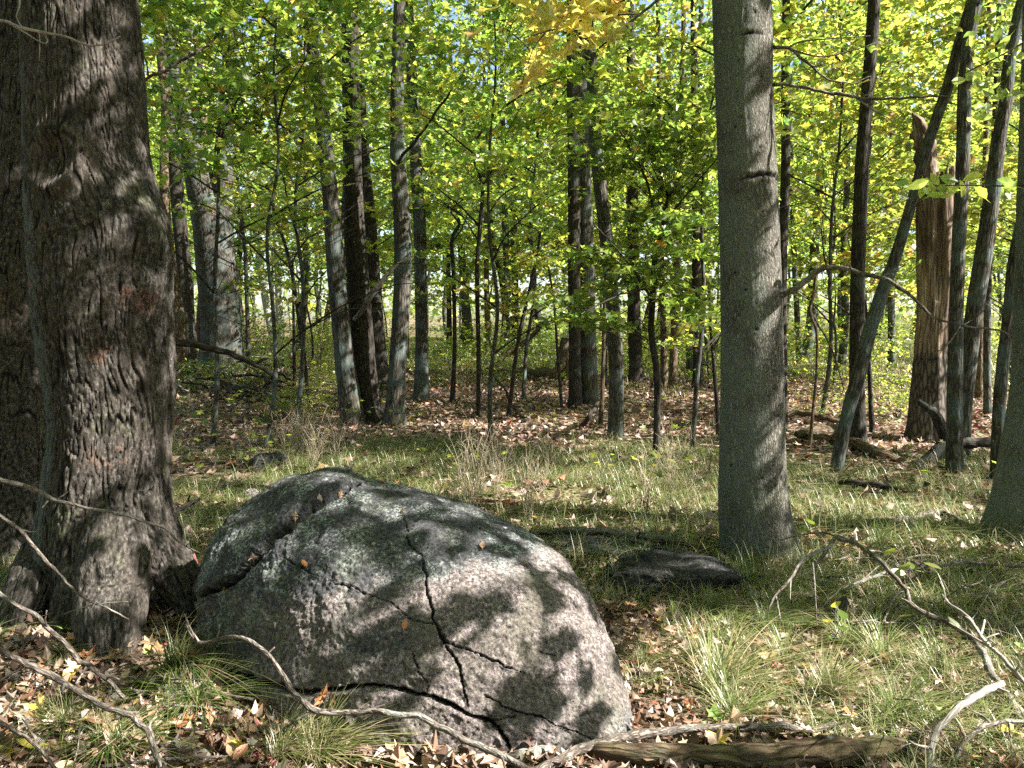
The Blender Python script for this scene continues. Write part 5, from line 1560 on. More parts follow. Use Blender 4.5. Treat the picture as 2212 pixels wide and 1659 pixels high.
stick('bough', 'dark bough leaving the top of the blue-grey trunk to the left', [(690, 140, 7, 11.5), (668, 110, 6, 11.4), (630, 85, 5, 11.2), (590, 62, 4, 11.0), (540, 40, 3, 10.9)], M_DARK, 'branch',
      twigs=[[(680, 125, 5, 11.4), (660, 70, 4, 11.3), (650, 0, 3, 11.2)]])

# brush pile at left: thin sticks lying across one another
for i in range(46):
    x0 = random.uniform(360, 600); y0 = random.uniform(770, 860)
    L = random.uniform(50, 190); sl = random.choice([random.uniform(0.15, 0.6), random.uniform(-0.5, 0.1), random.uniform(0.2, 0.9)])
    x1, y1 = x0 + L, y0 + L * sl * 0.6
    hh = random.uniform(0.05, 0.6)
    w = random.uniform(2, 5.5)
    stick('brush_stick', 'thin dry stick in the tangled brush pile beyond the huge trunk', [(x0, y0, w, h(hh)), (x0 + L * .35, y0 + (y1 - y0) * .3 + random.uniform(-12, 12), w, h(hh * 0.8)), (x0 + L * .7, y0 + (y1 - y0) * .75 + random.uniform(-10, 10), w * .8, h(hh * 0.5)), (x1, y1, w * 0.4, h(0.04))],
          random.choice([M_STICK, M_DARK, M_DARK, M_LOG]), 'branch', 'sticks of the brush pile', sides=5, n=12, jit=0.03)
for i in range(52):
    left_ = i % 3 == 2
    x0, y0 = (random.uniform(-10, 380), random.uniform(1400, 1640)) if left_ else (random.uniform(1700, 2190), random.uniform(1170, 1620))
    an = random.choice([random.gauss(0.7, 0.35), random.gauss(-0.4, 0.4), random.gauss(2.3, 0.4)])
    L = random.uniform(60, 190)
    dx, dy = math.cos(an) * L, math.sin(an) * L * 0.7
    hh = [random.uniform(0.02, 0.16) for _ in range(4)]
    w = random.uniform(2.2, 5)
    stick('thin_twig', ('thin bare twig tangled in the litter at lower left' if left_ else 'thin pale twig tangled in the grass of the right foreground'),
          [(x0 + dx * f, y0 + dy * f + random.gauss(0, 7), w * (1 - 0.6 * f), h(hh[k_])) for k_, f in enumerate((0, 0.33, 0.66, 1))],
          M_SILVER if (i % 2 == 0 and not left_) else M_STICK, 'twig', 'twigs tangled at lower left' if left_ else 'twigs tangled in the right foreground', sides=5, n=16)
# scattered sticks over litter
for i in range(60):
    px, py = random.choice([(random.uniform(900, 1540), random.uniform(850, 960)), (random.uniform(1690, 2100), random.uniform(960, 1080)), (random.uniform(1700, 2200), random.uniform(1180, 1380)), (random.uniform(0, 420), random.uniform(1400, 1650))])
    g = G(px, py, 0.02)
    an = random.uniform(-0.5, 0.5) if random.random() < 0.7 else random.uniform(0, 3.1)
    L = random.uniform(0.12, 0.5) * (1 + g[1] * 0.09)
    r = random.uniform(0.003, 0.007) * (1 + g[1] * 0.06)
    q = np.array([[-L / 2, 0, 0.01], [0, random.uniform(-.03, .03) * 2, 0.03], [L / 2, 0, 0.0]])
    q = resample(q, 8)
    a = Acc()
    a.add(q, np.linspace(r, r * 0.5, 8), 5, radfun=lumpy(0.2, 20, i))
    o = link('twig_on_ground', a.mesh('twig_on_ground', random.choice([M_STICK, M_STICK, M_LOG, M_SILVER])), None, (g[0], g[1], tz(g[0], g[1]) + 0.01))
    o.rotation_euler = (0, random.uniform(-.05, .05), an)
    props(o, 'short bare twig lying loose on the leaf litter', 'twig', 'loose twigs on the forest floor')

# ================================================================== OVERHANGING LEAFY BRANCHES NEAR THE CAMERA
def single_leaf(kind, col, curl, fold, mat, seed):
    r = np.random.default_rng(seed)
    tpl, tri = leaf_tpl(kind)
    # refine: midrib points give the blade a fold and a curl
    k = len(tpl)
    u, v = tpl[:, 0], tpl[:, 1]
    z = fold * np.abs(u) + curl * (v * v * 1.6) + 0.9 * curl * u * u - 0.05 * r.normal(0, 1, k)
    V = np.stack([u, v, z], 1)
    # stalk
    V = np.vstack([V, [[0, tpl[:, 1].min() - 0.4, z[0] + 0.05], [0.012, tpl[0, 1], z[0]], [-0.012, tpl[0, 1], z[0]]]])
    T = np.vstack([tri, [[k, k + 1, k + 2]]])
    c = np.tile(np.array([*col, 1.0]), (len(V), 1))
    c[:, :3] *= r.uniform(0.8, 1.15, (len(V), 1))
    if kind != 'kite':
        c[len(tpl) - 1, :3] *= 0.9
    return mesh_from('leaf', V, [T], mat, {'col': c}, smooth=False)


YEL = [single_leaf('maple', c, cu, 0.25, M_LEAF, s) for s, (c, cu) in enumerate([((0.36, 0.29, 0.05), 0.2), ((0.33, 0.29, 0.06), -0.2), ((0.38, 0.29, 0.05), 0.35), ((0.30, 0.29, 0.07), 0.1), ((0.30, 0.22, 0.06), -0.3)])]
YGR = [single_leaf('beech', c, cu, 0.2, M_LEAF, s) for s, (c, cu) in enumerate([((0.20, 0.26, 0.05), 0.15), ((0.26, 0.30, 0.06), -0.2), ((0.13, 0.19, 0.04), 0.1)])]


def leafy_branch(name, label, stems, leafspots, meshes, size, mat=M_DARK, lf=0.5):
    def conv(r): return np.array([[*P(x, y, dd), w * .5 * dd / FPX] for x, y, w, dd in r])
    q = conv(stems[0]); base = q[0, :3].copy()
    root = empty(name, base, label, 'branch')
    for k, st in enumerate(stems):
        t = resample(conv(st), 18)
        a = Acc(); a.add(t[:, :3] - base, np.maximum(t[:, 3], 0.0012), 6, radfun=lumpy(0.12, 25, k))
        link('stem' if k == 0 else 'twig', a.mesh('stem', mat), root)
    for (x, y, d, s) in leafspots:
        p = P(x, y, d) - base
        o = link('leaf', random.choice(meshes), root, p)
        o.rotation_euler = (random.gauss(0, lf), random.gauss(0, lf), random.uniform(0, 6.28))
        o.scale = (s * size,) * 3
    return root


spots = []
for (cx, cy, sx, sy, n) in ((1200, 45, 70, 22, 30), (1300, 25, 45, 20, 18), (1240, 85, 60, 16, 18), (1170, 115, 30, 14, 9), (1150, 150, 16, 14, 9), (1130, 185, 9, 7, 4), (1330, 30, 35, 16, 14), (1180, 25, 40, 12, 12), (1300, 90, 25, 12, 8)):
    for _ in range(n):
        spots.append((random.gauss(cx, sx), random.gauss(cy, sy), random.uniform(4.2, 5.2), random.uniform(0.65, 1.25)))
leafy_branch('maple_bough', 'golden yellow maple bough hanging in at the top centre',
             [[(1480, -60, 7, 4.6), (1420, 0, 6, 4.6), (1365, 45, 5, 4.6), (1330, 75, 5, 4.6), (1290, 107, 3, 4.7)],
              [(1380, 30, 4, 4.6), (1283, 36, 4, 4.6), (1234, 53, 3, 4.6), (1180, 68, 3, 4.6), (1130, 82, 2, 4.6)],
              [(1350, 0, 4, 4.6), (1310, 20, 4, 4.6), (1283, 38, 3, 4.6)], [(1180, 68, 3, 4.6), (1150, 110, 2, 4.6), (1125, 190, 2, 4.6)]], spots, YEL, 0.135)
spots = [(random.gauss(2085, 60), random.gauss(405, 10), random.uniform(3.4, 3.8), random.uniform(0.8, 1.25)) for _ in range(20)] + [(random.gauss(2000, 12), random.gauss(412, 10), 3.6, 1.0) for _ in range(4)]
leafy_branch('beech_bough', 'pale green leafy twig reaching in from the right edge', [[(2240, 398, 5, 3.6), (2180, 402, 4, 3.6), (2100, 400, 3, 3.6), (1995, 402, 2, 3.6)]], spots, YGR, 0.078, lf=0.9)
spots = [(random.gauss(2150, 45), random.gauss(150, 50), random.uniform(4.4, 5.2), random.uniform(0.7, 1.2)) for _ in range(70)]
leafy_branch('beech_bough', 'pale green leaves hanging over the top right corner', [[(2260, 60, 5, 4.8), (2180, 110, 4, 4.8), (2100, 150, 3, 4.8), (2060, 170, 2, 4.8)], [(2180, 110, 3, 4.8), (2150, 200, 2, 4.8)]], spots, YGR, 0.085, lf=0.9)

# ================================================================== FALLEN LEAVES
FALL = {}
for ki, kind in enumerate(('maple', 'oak', 'beech')):
    for cn, col in (('brown', (0.22, 0.125, 0.07)), ('tan', (0.40, 0.27, 0.17)), ('dark brown', (0.11, 0.065, 0.045)), ('pale pinkish', (0.50, 0.37, 0.32)), ('orange-brown', (0.46, 0.2, 0.08)),
                    ('yellow', (0.52, 0.42, 0.08)), ('red', (0.36, 0.035, 0.04)), ('green', (0.13, 0.2, 0.04)), ('grey-brown', (0.3, 0.26, 0.23))):
        FALL[(kind, cn)] = [single_leaf(kind, col, cu, 0.12 + 0.25 * (j % 2), M_LITTER, ki * 100 + j) for j, cu in enumerate((0.35, -0.4, 0.7))]
CN = ['brown', 'tan', 'dark brown', 'pale pinkish', 'orange-brown', 'yellow', 'red', 'green', 'grey-brown']
CW = [4, 4, 3, 2.5, 1.2, 0.8, 0.4, 0.5, 3]
KN = {'maple': 'lobed maple', 'oak': 'wavy-edged oak', 'beech': 'oval'}


def zone(px, py):
    if px < 200: return 'at the far left below the branches'
    if px < 430: return 'between the huge trunk foot and the boulder'
    if px < 760: return 'under the left end of the boulder'
    if px < 1150: return 'along the bottom in front of the boulder'
    if px < 1400: return 'at the right foot of the boulder'
    if py > 1560: return 'around the mossy log at bottom right'
    if px < 1800: return 'in the grass right of the boulder'
    return 'in the grass towards the right edge'


placed = 0
while placed < 230:
    z_ = random.random()
    if z_ < 0.42: px, py = random.uniform(-10, 470), random.uniform(1370, 1655)
    elif z_ < 0.62: px, py = random.uniform(470, 1150), random.uniform(1540, 1665)
    elif z_ < 0.84: px, py = random.uniform(1300, 1700), random.uniform(1300, 1650)
    else: px, py = random.uniform(1700, 2200), random.uniform(1250, 1650)
    g = G(px, py, 0.02)
    if in_rock(g[0], g[1], 0.0): continue
    kind = random.choices(['maple', 'oak', 'beech'], [3, 3, 3])[0]
    cn = random.choices(CN, CW)[0]
    o = link('fallen_leaf', random.choice(FALL[(kind, cn)]), None, (g[0], g[1], tz(g[0], g[1]) + random.uniform(0.015, 0.05)))
    o.rotation_euler = (random.gauss(0, 0.45), random.gauss(0, 0.45), random.uniform(0, 6.28))
    s = random.uniform(0.055, 0.115)
    o.scale = (s, s, s)
    props(o, f'curled {cn} {KN[kind]} leaf lying {zone(px, py)}', 'leaf', 'fallen leaves in the foreground')
    placed += 1
for px, py, kind, cn, lab in ((733, 1068, 'oak', 'tan', 'tan leaf caught in the top notch of the boulder fissure'), (690, 1078, 'beech', 'pale pinkish', 'small pale leaf beside the fissure near the boulder top'),
                              (872, 1106, 'beech', 'tan', 'pale leaf on the crown of the boulder above its vertical crack'), (1042, 1182, 'beech', 'tan', 'curled tan leaf on the right slope of the boulder'),
                              (875, 1353, 'beech', 'orange-brown', 'tiny orange leaf in the middle of the boulder face'), (638, 1112, 'oak', 'tan', 'tan leaf halfway down the main fissure'),
                              (548, 1200, 'maple', 'pale pinkish', 'pinkish leaf lodged low in the main fissure'), (486, 1268, 'beech', 'yellow', 'yellow leaf at the left end of the boulder'),
                              (657, 1222, 'beech', 'orange-brown', 'tiny orange leaf left of centre on the boulder'), (700, 1505, 'oak', 'orange-brown', 'cluster-topping brown oak leaf on the low ledge of the boulder'), (722, 1512, 'oak', 'brown', 'brown oak leaf on the low ledge right of the orange one')):
    p, nn_ = rock_hit(px, py)
    if p is None: continue
    o = link('fallen_leaf', FALL[(kind, cn)][0], None, p + nn_ * 0.008)
    o.rotation_euler = (Vector(tuple(nn_)).to_track_quat('Z', 'Y')).to_euler()
    s = 0.05 if py < 1500 else 0.085
    o.scale = (s, s, s)
    props(o, lab, 'leaf', 'leaves resting on the boulder')
g = G(416, 1215, 0.12)
o = link('fallen_leaf', FALL[('maple', 'red')][0], None, g); o.scale = (0.09,) * 3; o.rotation_euler = (1.0, 0.2, 0.3)
props(o, 'crimson maple leaf wedged between the huge trunk and the boulder', 'leaf')


def litter(name, label, nper, x0, x1, y0, y1, kind, smin, smax, hmax, weight=None):
    y = np.sqrt(rng.uniform(y0 ** 2, y1 ** 2, nper))
    x = rng.uniform(x0, x1, nper) * y
    keep = ~in_rock(x, y, -0.04)
    ga = green_amount(x, y)
    keep &= rng.uniform(0, 1, nper) < (1.15 - 0.6 * ga)
    x, y = x[keep], y[keep]
    n = len(x)
    pos = np.stack([x, y, terrain(x, y) + rng.uniform(0.004, hmax, n)], 1)
    nrm = rng.normal(0, 0.34, (n, 3)) + [0, 0, 1]
    fm = leaf_mesh(name, pos, nrm, rng.normal(0, 1, (n, 3)), rng.uniform(smin, smax, n), kind, pal(n, BROWNS, W_BR if y0 < 4.5 else [3, 2.5, 4, 1.5, 3, 1, 0.5, 0.2, 0.5], 0.3), M_LITTER, curl=0.6, fold=0.6)
    props(link(name, fm), label, None, None, 'stuff')


litter('leaf_litter', 'dead brown maple leaves matted over the foreground', 3600, -0.75, 0.75, 2.0, 5.2, 'maple', 0.04, 0.085, 0.04)
litter('leaf_litter', 'dead oak leaves matted over the foreground', 2600, -0.75, 0.75, 2.0, 5.6, 'oak', 0.04, 0.09, 0.045)
litter('leaf_litter', 'dead oval leaves matted over the foreground', 2600, -0.75, 0.75, 2.0, 5.6, 'beech', 0.04, 0.085, 0.045)
litter('leaf_litter', 'brown leaf litter over the middle distance', 24000, -0.72, 0.72, 5.0, 22, 'star', 0.07, 0.13, 0.05)

litter('leaf_litter', 'broken leaf crumbs over the foreground soil', 16000, -0.75, 0.75, 2.0, 6.5, 'kite', 0.015, 0.045, 0.03)

# ================================================================== GRASS
def blades(cx, cy, cz, n, L, W, seg=4, spread=0.03, lean=0.9, wind=(0.25, 0.05)):
    """n arching blades from every tuft centre"""
    m = len(cx) * n
    bx = np.repeat(cx, n) + rng.normal(0, spread, m)
    by = np.repeat(cy, n) + rng.normal(0, spread, m)
    bz = np.repeat(cz, n) - 0.01
    an = rng.uniform(0, 2 * math.pi, m)
    ln = np.repeat(L, n) * rng.uniform(0.45, 1.15, m)
    le = lean * rng.uniform(0.25, 1.2, m)
    dx, dy = np.cos(an) + wind[0], np.sin(an) + wind[1]
    w = np.repeat(W, n) * rng.uniform(0.7, 1.3, m)
    rows = []
    for k in range(seg + 1):
        t = k / seg
        hx = ln * (t * 0.35 + 0.65 * t ** 2) * le
        hz = ln * (t - 0.52 * le * t ** 2.2)
        ww = w * (1 - t) ** 0.7 * 0.5
        px_, py_ = bx + dx * hx, by + dy * hx
        sx_, sy_ = -dy * ww, dx * ww
        z_ = bz + np.maximum(hz, 0.012)
        if k < seg:
            rows.append(np.stack([px_ - sx_, py_ - sy_, z_], 1)); rows.append(np.stack([px_ + sx_, py_ + sy_, z_], 1))
        else:
            rows.append(np.stack([px_, py_, z_], 1))
    K = len(rows)
    V = np.stack(rows, 1).reshape(-1, 3)
    b = (np.arange(m) * K)[:, None]
    Q = np.concatenate([b + np.array([[2 * k, 2 * k + 1, 2 * k + 3, 2 * k + 2]]) for k in range(seg - 1)], 0)
    T = b + np.array([[2 * seg - 2, 2 * seg - 1, 2 * seg]])
    return V, Q, T, K, m


GC = [(0.08, 0.135, 0.03), (0.13, 0.185, 0.04), (0.20, 0.235, 0.08), (0.36, 0.31, 0.18), (0.045, 0.08, 0.025), (0.42, 0.34, 0.23)]


def grass_mesh(name, cx, cy, n, L, W, wts, seg=4, **kw):
    cz = terrain(cx, cy)
    V, Q, T, K, m = blades(cx, cy, cz, n, L, W, seg, **kw)
    c = np.repeat(np.hstack([pal(m, GC, wts, 0.25), np.ones((m, 1))]), K, 0)
    return mesh_from(name, V, [Q, T], M_GRASS, {'col': c}, smooth=False)


def scatter(n, y0, y1, thr, x0=-0.74, x1=0.74, sp=1.2, seed=41):
    y = np.sqrt(rng.uniform(y0 ** 2, y1 ** 2, n)); x = rng.uniform(x0, x1, n) * y
    f = fbm(np.stack([x, y, 0 * x], 1) * sp, 3, seed)
    k = (green_amount(x, y) + 0.6 * f > thr) & ~in_rock(x, y, 0.0)
    return x[k], y[k]


x, y = scatter(1400, 2.2, 4.4, 0.5, sp=2.2)
grass_mesh_o = link('grass', grass_mesh('grass', x, y, 24, np.full(len(x), 0.19) * rng.uniform(.5, 1.3, len(x)), np.full(len(x), 0.0034), [3, 4, 3, 3, 1.5, 2], 4, spread=0.03, lean=1.3))
props(grass_mesh_o, 'thin arching grass among the foreground leaves', None, None, 'stuff')
x, y = scatter(5200, 3.8, 10.2, 0.72, sp=1.5)
o = link('grass', grass_mesh('grass', x, y, 20, np.full(len(x), 0.24) * rng.uniform(.6, 1.35, len(x)), np.full(len(x), 0.005), [4, 4, 3, 3, 2, 2], 3, spread=0.07, lean=1.5))
props(o, 'soft woodland grass between the boulder and the clearing', None, None, 'stuff')
x, y = scatter(5200, 8.8, 34, 0.55, sp=0.8)
o = link('grass', grass_mesh('grass', x, y, 9, np.full(len(x), 0.32) * rng.uniform(.6, 1.4, len(x)), 0.006 + 0.0006 * y, [2, 3, 4, 5, 1, 4], 3, spread=0.12))
props(o, 'pale dry grass of the far forest floor', None, None, 'stuff')

# tufts one can tell apart in the foreground
TUFT = []
for k in range(4):
    cx = np.zeros(1); 
    V, Q, T, K, m = blades(np.zeros(1), np.zeros(1), np.zeros(1), 230, np.array([0.40]), np.array([0.0042]), 6, spread=0.025, lean=1.15, wind=((0.5, -0.3), (0.3, 0.1), (0.6, 0.1), (0.1, -0.5))[k])
    c = np.repeat(np.hstack([pal(m, GC, ([4, 4, 1, .5, 3, .2], [2, 4, 4, 2, 1, .6], [1, 3, 5, 3, .5, 1], [3, 4, 2, 1, 2, .4])[k], 0.25), np.ones((m, 1))]), K, 0)
    TUFT.append(mesh_from('grass_tuft', V, [Q, T], M_GRASS, {'col': c}, smooth=False))
for px, py, k, s, lab in ((375, 1455, 0, 1.0, 'deep green drooping tuft between the huge trunk and the boulder'), (420, 1530, 3, 0.9, 'drooping green tuft at the lower left corner of the boulder'), (140, 1575, 3, 0.7, 'small green tuft among leaves in the lower left'),
                       (125, 1420, 0, 0.4, 'tiny bright tuft by the root of the huge trunk'), (680, 1648, 2, 0.9, 'bright lime tuft at the bottom edge below the boulder'), (600, 1640, 2, 0.7, 'lime tuft at the bottom edge left of its larger twin'),
                       (1385, 1440, 1, 0.7, 'pale tuft against the right flank of the boulder'), (1540, 1500, 2, 1.25, 'big sunlit arching tuft right of the boulder foot'), (1580, 1560, 1, 1.0, 'arching tuft just above the long weathered branch'),
                       (1690, 1440, 1, 0.9, 'sunlit tuft centre right below the small seedling'), (1490, 1430, 0, 0.8, 'shaded green tuft near the blackish rock'), (1650, 1360, 0, 0.9, 'shaded green tuft under the pale forked twigs'),
                       (1780, 1500, 2, 0.9, 'sunlit tuft behind the mossy log'), (1900, 1430, 1, 1.0, 'feathery tuft left of the arching grey branch'), (1930, 1560, 3, 1.1, 'dark green tuft beside the white curved branch'),
                       (1530, 1330, 0, 0.9, 'shaded tuft just right of the blackish rock'), (2010, 1460, 1, 0.8, 'tuft within the loop of the white branch'), (1830, 1400, 1, 0.9, 'tuft at the foot of the small dark stump'),
                       (2080, 1250, 0, 1.0, 'green tuft under the horizontal dark stick'), (1990, 1170, 1, 1.1, 'sunny tuft in front of the flared right trunk'), (1890, 1190, 0, 1.1, 'green tuft behind the arching branch top'), (240, 1625, 3, 0.8, 'green tuft at the lower left bottom edge'),
                       (1420, 1250, 0, 0.8, 'short tuft in front of the flat grey slab'), (1590, 1260, 0, 1.0, 'dark tuft at the base of the thick grey trunk')):
    g = G(px, py, 0.0)
    o = link('grass_tuft', TUFT[k], None, (g[0], g[1], tz(g[0], g[1])))
    s *= 0.8 if px > 1300 else 1.0
    o.rotation_euler = (0, 0, random.uniform(-0.5, 0.5)); o.scale = (s, s, s * 0.8)
    props(o, lab, 'grass tuft', 'grass tufts in the foreground')

# dry weed stalks
def weed_mesh(seed, hgt=0.55):
    r = np.random.default_rng(seed)
    a = Acc()
    for k in range(7):
        an = r.uniform(0, 6.28); L = hgt * r.uniform(0.6, 1.1)
        q = np.array([[r.normal(0, .05), r.normal(0, .05), -0.02], [math.cos(an) * .06, math.sin(an) * .06, L * .5], [math.cos(an) * .18, math.sin(an) * .18, L]])
        q = resample(q, 7)
        a.add(q, np.linspace(0.0026, 0.001, 7), 4, cap=False)
        for j in range(3, 7):
            d = r.normal(0, 1, 3); d[2] = abs(d[2]) + .5; d /= np.linalg.norm(d)
            a.add(np.array([q[j], q[j] + d * 0.06, q[j] + d * 0.10]), [0.0016, 0.0012, 0.001], 3, cap=False)
    return a.mesh('dry_weed', M_WEED)


nt = NT('pale_dry_stalk')
M_WEED = nt.finish((0.28, 0.23, 0.17, 1), 0.8)
WEED = [weed_mesh(s) for s in range(4)]
for i in range(52):
    if i < 16: px, py = random.uniform(600, 770), random.uniform(960, 1020)
    elif i < 44: px, py = random.uniform(980, 1200), random.uniform(1000, 1180)
    elif i < 52: px, py = random.uniform(1380, 1540), random.uniform(1000, 1150)
    else: px, py = random.uniform(400, 1550), random.uniform(930, 1010)
    g = G(px, py)
    if in_rock(g[0], g[1], 0.05): continue
    o = link('dry_weed', WEED[i % 4], None, (g[0], g[1], tz(g[0], g[1])))
    s = random.uniform(0.6, 1.1)
    o.scale = (s, s, s); o.rotation_euler = (0, 0, random.uniform(0, 6.28))
    wl = 'behind the left shoulder of the boulder' if i < 16 else ('beyond the middle of the boulder' if i < 44 else ('left of the thick grey trunk' if i < 52 else 'along the edge of the clearing'))
    props(o, 'pale dry weed stalks standing in the grass ' + wl, 'weed', 'dry weeds ' + wl)

# leafy seedlings
def seedling_mesh(seed, n=7, kind='maple', cols=W_MIX, hgt=0.3, sz=0.08):
    r = np.random.default_rng(seed)
    pos = np.stack([r.normal(0, hgt * .35, n), r.normal(0, hgt * .35, n), hgt * r.uniform(0.45, 1.0, n)], 1)
    nrm = r.normal(0, 0.3, (n, 3)) + [0, 0, 1]
    f = leaf_mesh('seedling_leaves', pos, nrm, pos * [1, 1, 0] + r.normal(0, .02, (n, 3)), np.full(n, sz) * r.uniform(.7, 1.3, n), kind, pal(n, GREENS, cols), M_LEAF)
    a = Acc()
    for p in pos:
        a.add(resample(np.array([[0, 0, -0.02], [p[0] * .3, p[1] * .3, p[2] * .6], p]), 5), np.linspace(0.0022, 0.001, 5), 4, cap=False)
    return f, a.mesh('seedling_stem', M_STICK)


SEED = [seedling_mesh(1, 5, 'beech', W_YEL, 0.2, 0.09), seedling_mesh(2, 9, 'maple', W_MIX, 0.4, 0.09), seedling_mesh(3, 12, 'maple', W_YEL, 0.55, 0.09), seedling_mesh(4, 6, 'beech', W_MIX, 0.15, 0.07)]
sp = [(1800, 1400, 0, 1.0, 'yellow-green seedling with three broad leaves in the sunny grass at right'), (2000, 1400, 3, 1.0, 'small four-leaved seedling at right below the grey branch'), (540, 990, 2, 0.9, 'bright yellow-green seedling behind the boulder at left'),
      (690, 1000, 1, 0.9, 'green seedling behind the boulder top'), (520, 920, 1, 1.4, 'green leafy seedling left of the central clump'), (760, 925, 2, 0.9, 'seedling at the foot of the central clump'), (990, 1050, 2, 0.6, 'yellowing seedling in the grass behind the boulder'),
      (1395, 1120, 2, 0.8, 'seedling left of the thick grey trunk'), (1440, 1060, 1, 0.9, 'seedling near the knotty sapling foot'), (1300, 1050, 1, 0.8, 'seedling in the middle of the grass'), (1530, 1030, 2, 0.9, 'tall seedling touching the thick grey trunk'),
      (1160, 1000, 1, 0.8, 'seedling at the edge of the clearing'), (1550, 870, 2, 1.2, 'seedling left of the thick grey trunk beyond the clearing'), (2160, 1270, 3, 1.4, 'low seedling in the litter near the right edge'), (1960, 1290, 3, 1.4, 'low pale seedling under the arching branch'),
      (1730, 1200, 3, 1.3, 'low seedling at the right foot of the thick grey trunk'), (430, 960, 1, 1.0, 'seedling right beside the huge trunk')]
for px, py, k, s, lab in sp:
    g = G(px, py)
    root = empty('seedling', (g[0], g[1], tz(g[0], g[1])), lab, 'seedling', 'seedlings in the grass')
    root.scale = (s, s, s); root.rotation_euler = (0, 0, random.uniform(0, 6.28))
    props(link('foliage', SEED[k][0], root), kind='stuff'); props(link('stems', SEED[k][1], root), kind='stuff')
for i in range(120):
    d = random.uniform(6, 17); x = random.uniform(-0.68, 0.68) * d
    if in_rock(x, d, 0.1): continue
    k = random.choice([1, 2, 3])
    root = empty('seedling', (x, d, tz(x, d)), 'low green seedling among many on the forest floor', 'seedling', 'scattered seedlings on the forest floor')
    s = random.uniform(0.4, 0.9); root.scale = (s, s, s * 0.8); root.rotation_euler = (0, 0, random.uniform(0, 6.28))
    props(link('foliage', SEED[k][0], root), kind='stuff')

for i in range(16):
    px = random.uniform(380, 740) if i < 11 else random.uniform(1700, 2100)
    d = random.uniform(12, 18)
    p = P(px, 700, d)
    root = empty('shrub', (p[0], d, tz(p[0], d)), 'small leafy shrub ' + ('by the brush pile left of the clearing' if i < 11 else 'behind the fallen logs at right'), 'shrub', 'small shrubs by the brush pile' if i < 11 else 'small shrubs behind the right logs')
    s = random.uniform(0.3, 0.55); root.scale = (s * 1.2, s * 1.2, s); root.rotation_euler = (0, 0, random.uniform(0, 6.28))
    props(link('foliage', SHRUB[i % 3][0], root), kind='stuff')
    props(link('stems', SHRUB[i % 3][1], root), kind='stuff')

# ================================================================== UNSEEN CANOPY TREES ADDED BESIDE THE CAMERA TO SHADE THE SCENE
LIT = []  # points kept in sun by leaving added canopy leaves off their rays
for px, py, r in ((1700, 1440, .45), (1500, 1500, .28), (1900, 1500, .38), (2050, 1560, .30), (1620, 1380, .16), (1400, 1560, .14), (1780, 1560, .2), (1850, 1150, .5), (2000, 1130, .5), (1560, 1100, .35), (1750, 1110, .45), (1900, 1300, .15), (2100, 1400, .15), (1300, 1040, .4), (850, 990, .3),
                  (430, 1060, .6), (560, 1050, .5), (700, 1005, .4), (1050, 1060, .5), (1250, 1080, .4), (1420, 1100, .2), (640, 1640, .12), (1150, 1645, .13), (800, 1640, .12), (950, 1640, .12), (430, 1560, .10), (250, 1640, .09), (60, 1560, .08), (120, 1470, .07),
                  (1100, 850, 1.6), (1200, 880, .9), (1000, 875, .9), (1350, 930, .6), (1500, 925, .6), (800, 940, .25), (1420, 1380, .12), (1400, 1500, .1), (2150, 1180, .2), (2100, 1620, .15)):
    LIT.append((G(px, py), r))
for px, py, r in ((1130, 1330, .28), (1080, 1400, .22), (1190, 1440, .24), (1040, 1500, .17), (960, 1450, .10), (1290, 1500, .14), (1330, 1560, .12), (1190, 1200, .07), (1200, 1560, .12), (1240, 1330, .10), (640, 1330, .09), (700, 1300, .05), (900, 1570, .12), (740, 1560, .10), (1000, 1590, .08), (1190, 1520, .10), (820, 1450, .06)):
    p, _n = rock_hit(px, py)
    if p is not None: LIT.append((p, r))
for px, py, d, r in ((1370, 270, 8.4, .5), (1460, 300, 8.4, .5), (1450, 420, 8.5, .4), (1350, 590, 8.4, .35), (1300, 690, 8.4, .3), (1250, 640, 8.3, .2), (275, 870, 3.62, .07), (268, 920, 3.62, .06), (262, 810, 3.62, .045), (240, 1170, 3.5, .07), (240, 1260, 3.4, .07), (1655, 260, 4.85, .06), (1660, 330, 4.85, .06), (1668, 590, 4.85, .05), (298, 80, 3.8, .05), (1000, 250, 5, .0), (60, 1180, 3.3, .06)):
    if r > 0: LIT.append((P(px, py, d), r))

ctr = [(9.0, 2.0), (13.0, -1.5), (16.5, 5.0), (5.5, -2.5), (12.5, 7.2), (18.5, 0.5)]
names = ['added_shade_tree'] * 6
NL = 68000
gxx = rng.uniform(-6.5, 8.5, NL); gyy = rng.uniform(0.5, 15, NL); zz = rng.uniform(2.6, 9.0, NL)
cp = np.stack([gxx + SUN[0] / SUN[2] * zz, gyy + SUN[1] / SUN[2] * zz, zz], 1)
inview = (cp[:, 1] > 0) & (np.abs(cp[:, 0]) < 0.78 * cp[:, 1] + 0.5)
hi_ = np.maximum(1.5 + np.maximum(cp[:, 1], 0) * 0.46 + rng.uniform(0, 3, NL), zz)
zz = np.where(inview, hi_, zz)
cp = np.stack([gxx + SUN[0] / SUN[2] * zz, gyy + SUN[1] / SUN[2] * zz, zz], 1)
cl = fbm(cp * 0.9, 3, 91)
far = gyy > 9.3
keep = rng.uniform(0, 1, NL) < np.where(far, 0.10, np.where(gyy > 5.3, 0.75, 1.0)) * np.clip(0.75 + np.where(gyy > 5.3, 2.6, 1.1) * cl, 0.03, 1)
for c, r in LIT:
    v = cp - c
    tt = v @ SUN
    dist = np.linalg.norm(v - tt[:, None] * SUN, axis=1)
    rr = r + 0.05
    keep &= ~((dist < rr) & (rng.uniform(0, 1, NL) < 0.985))
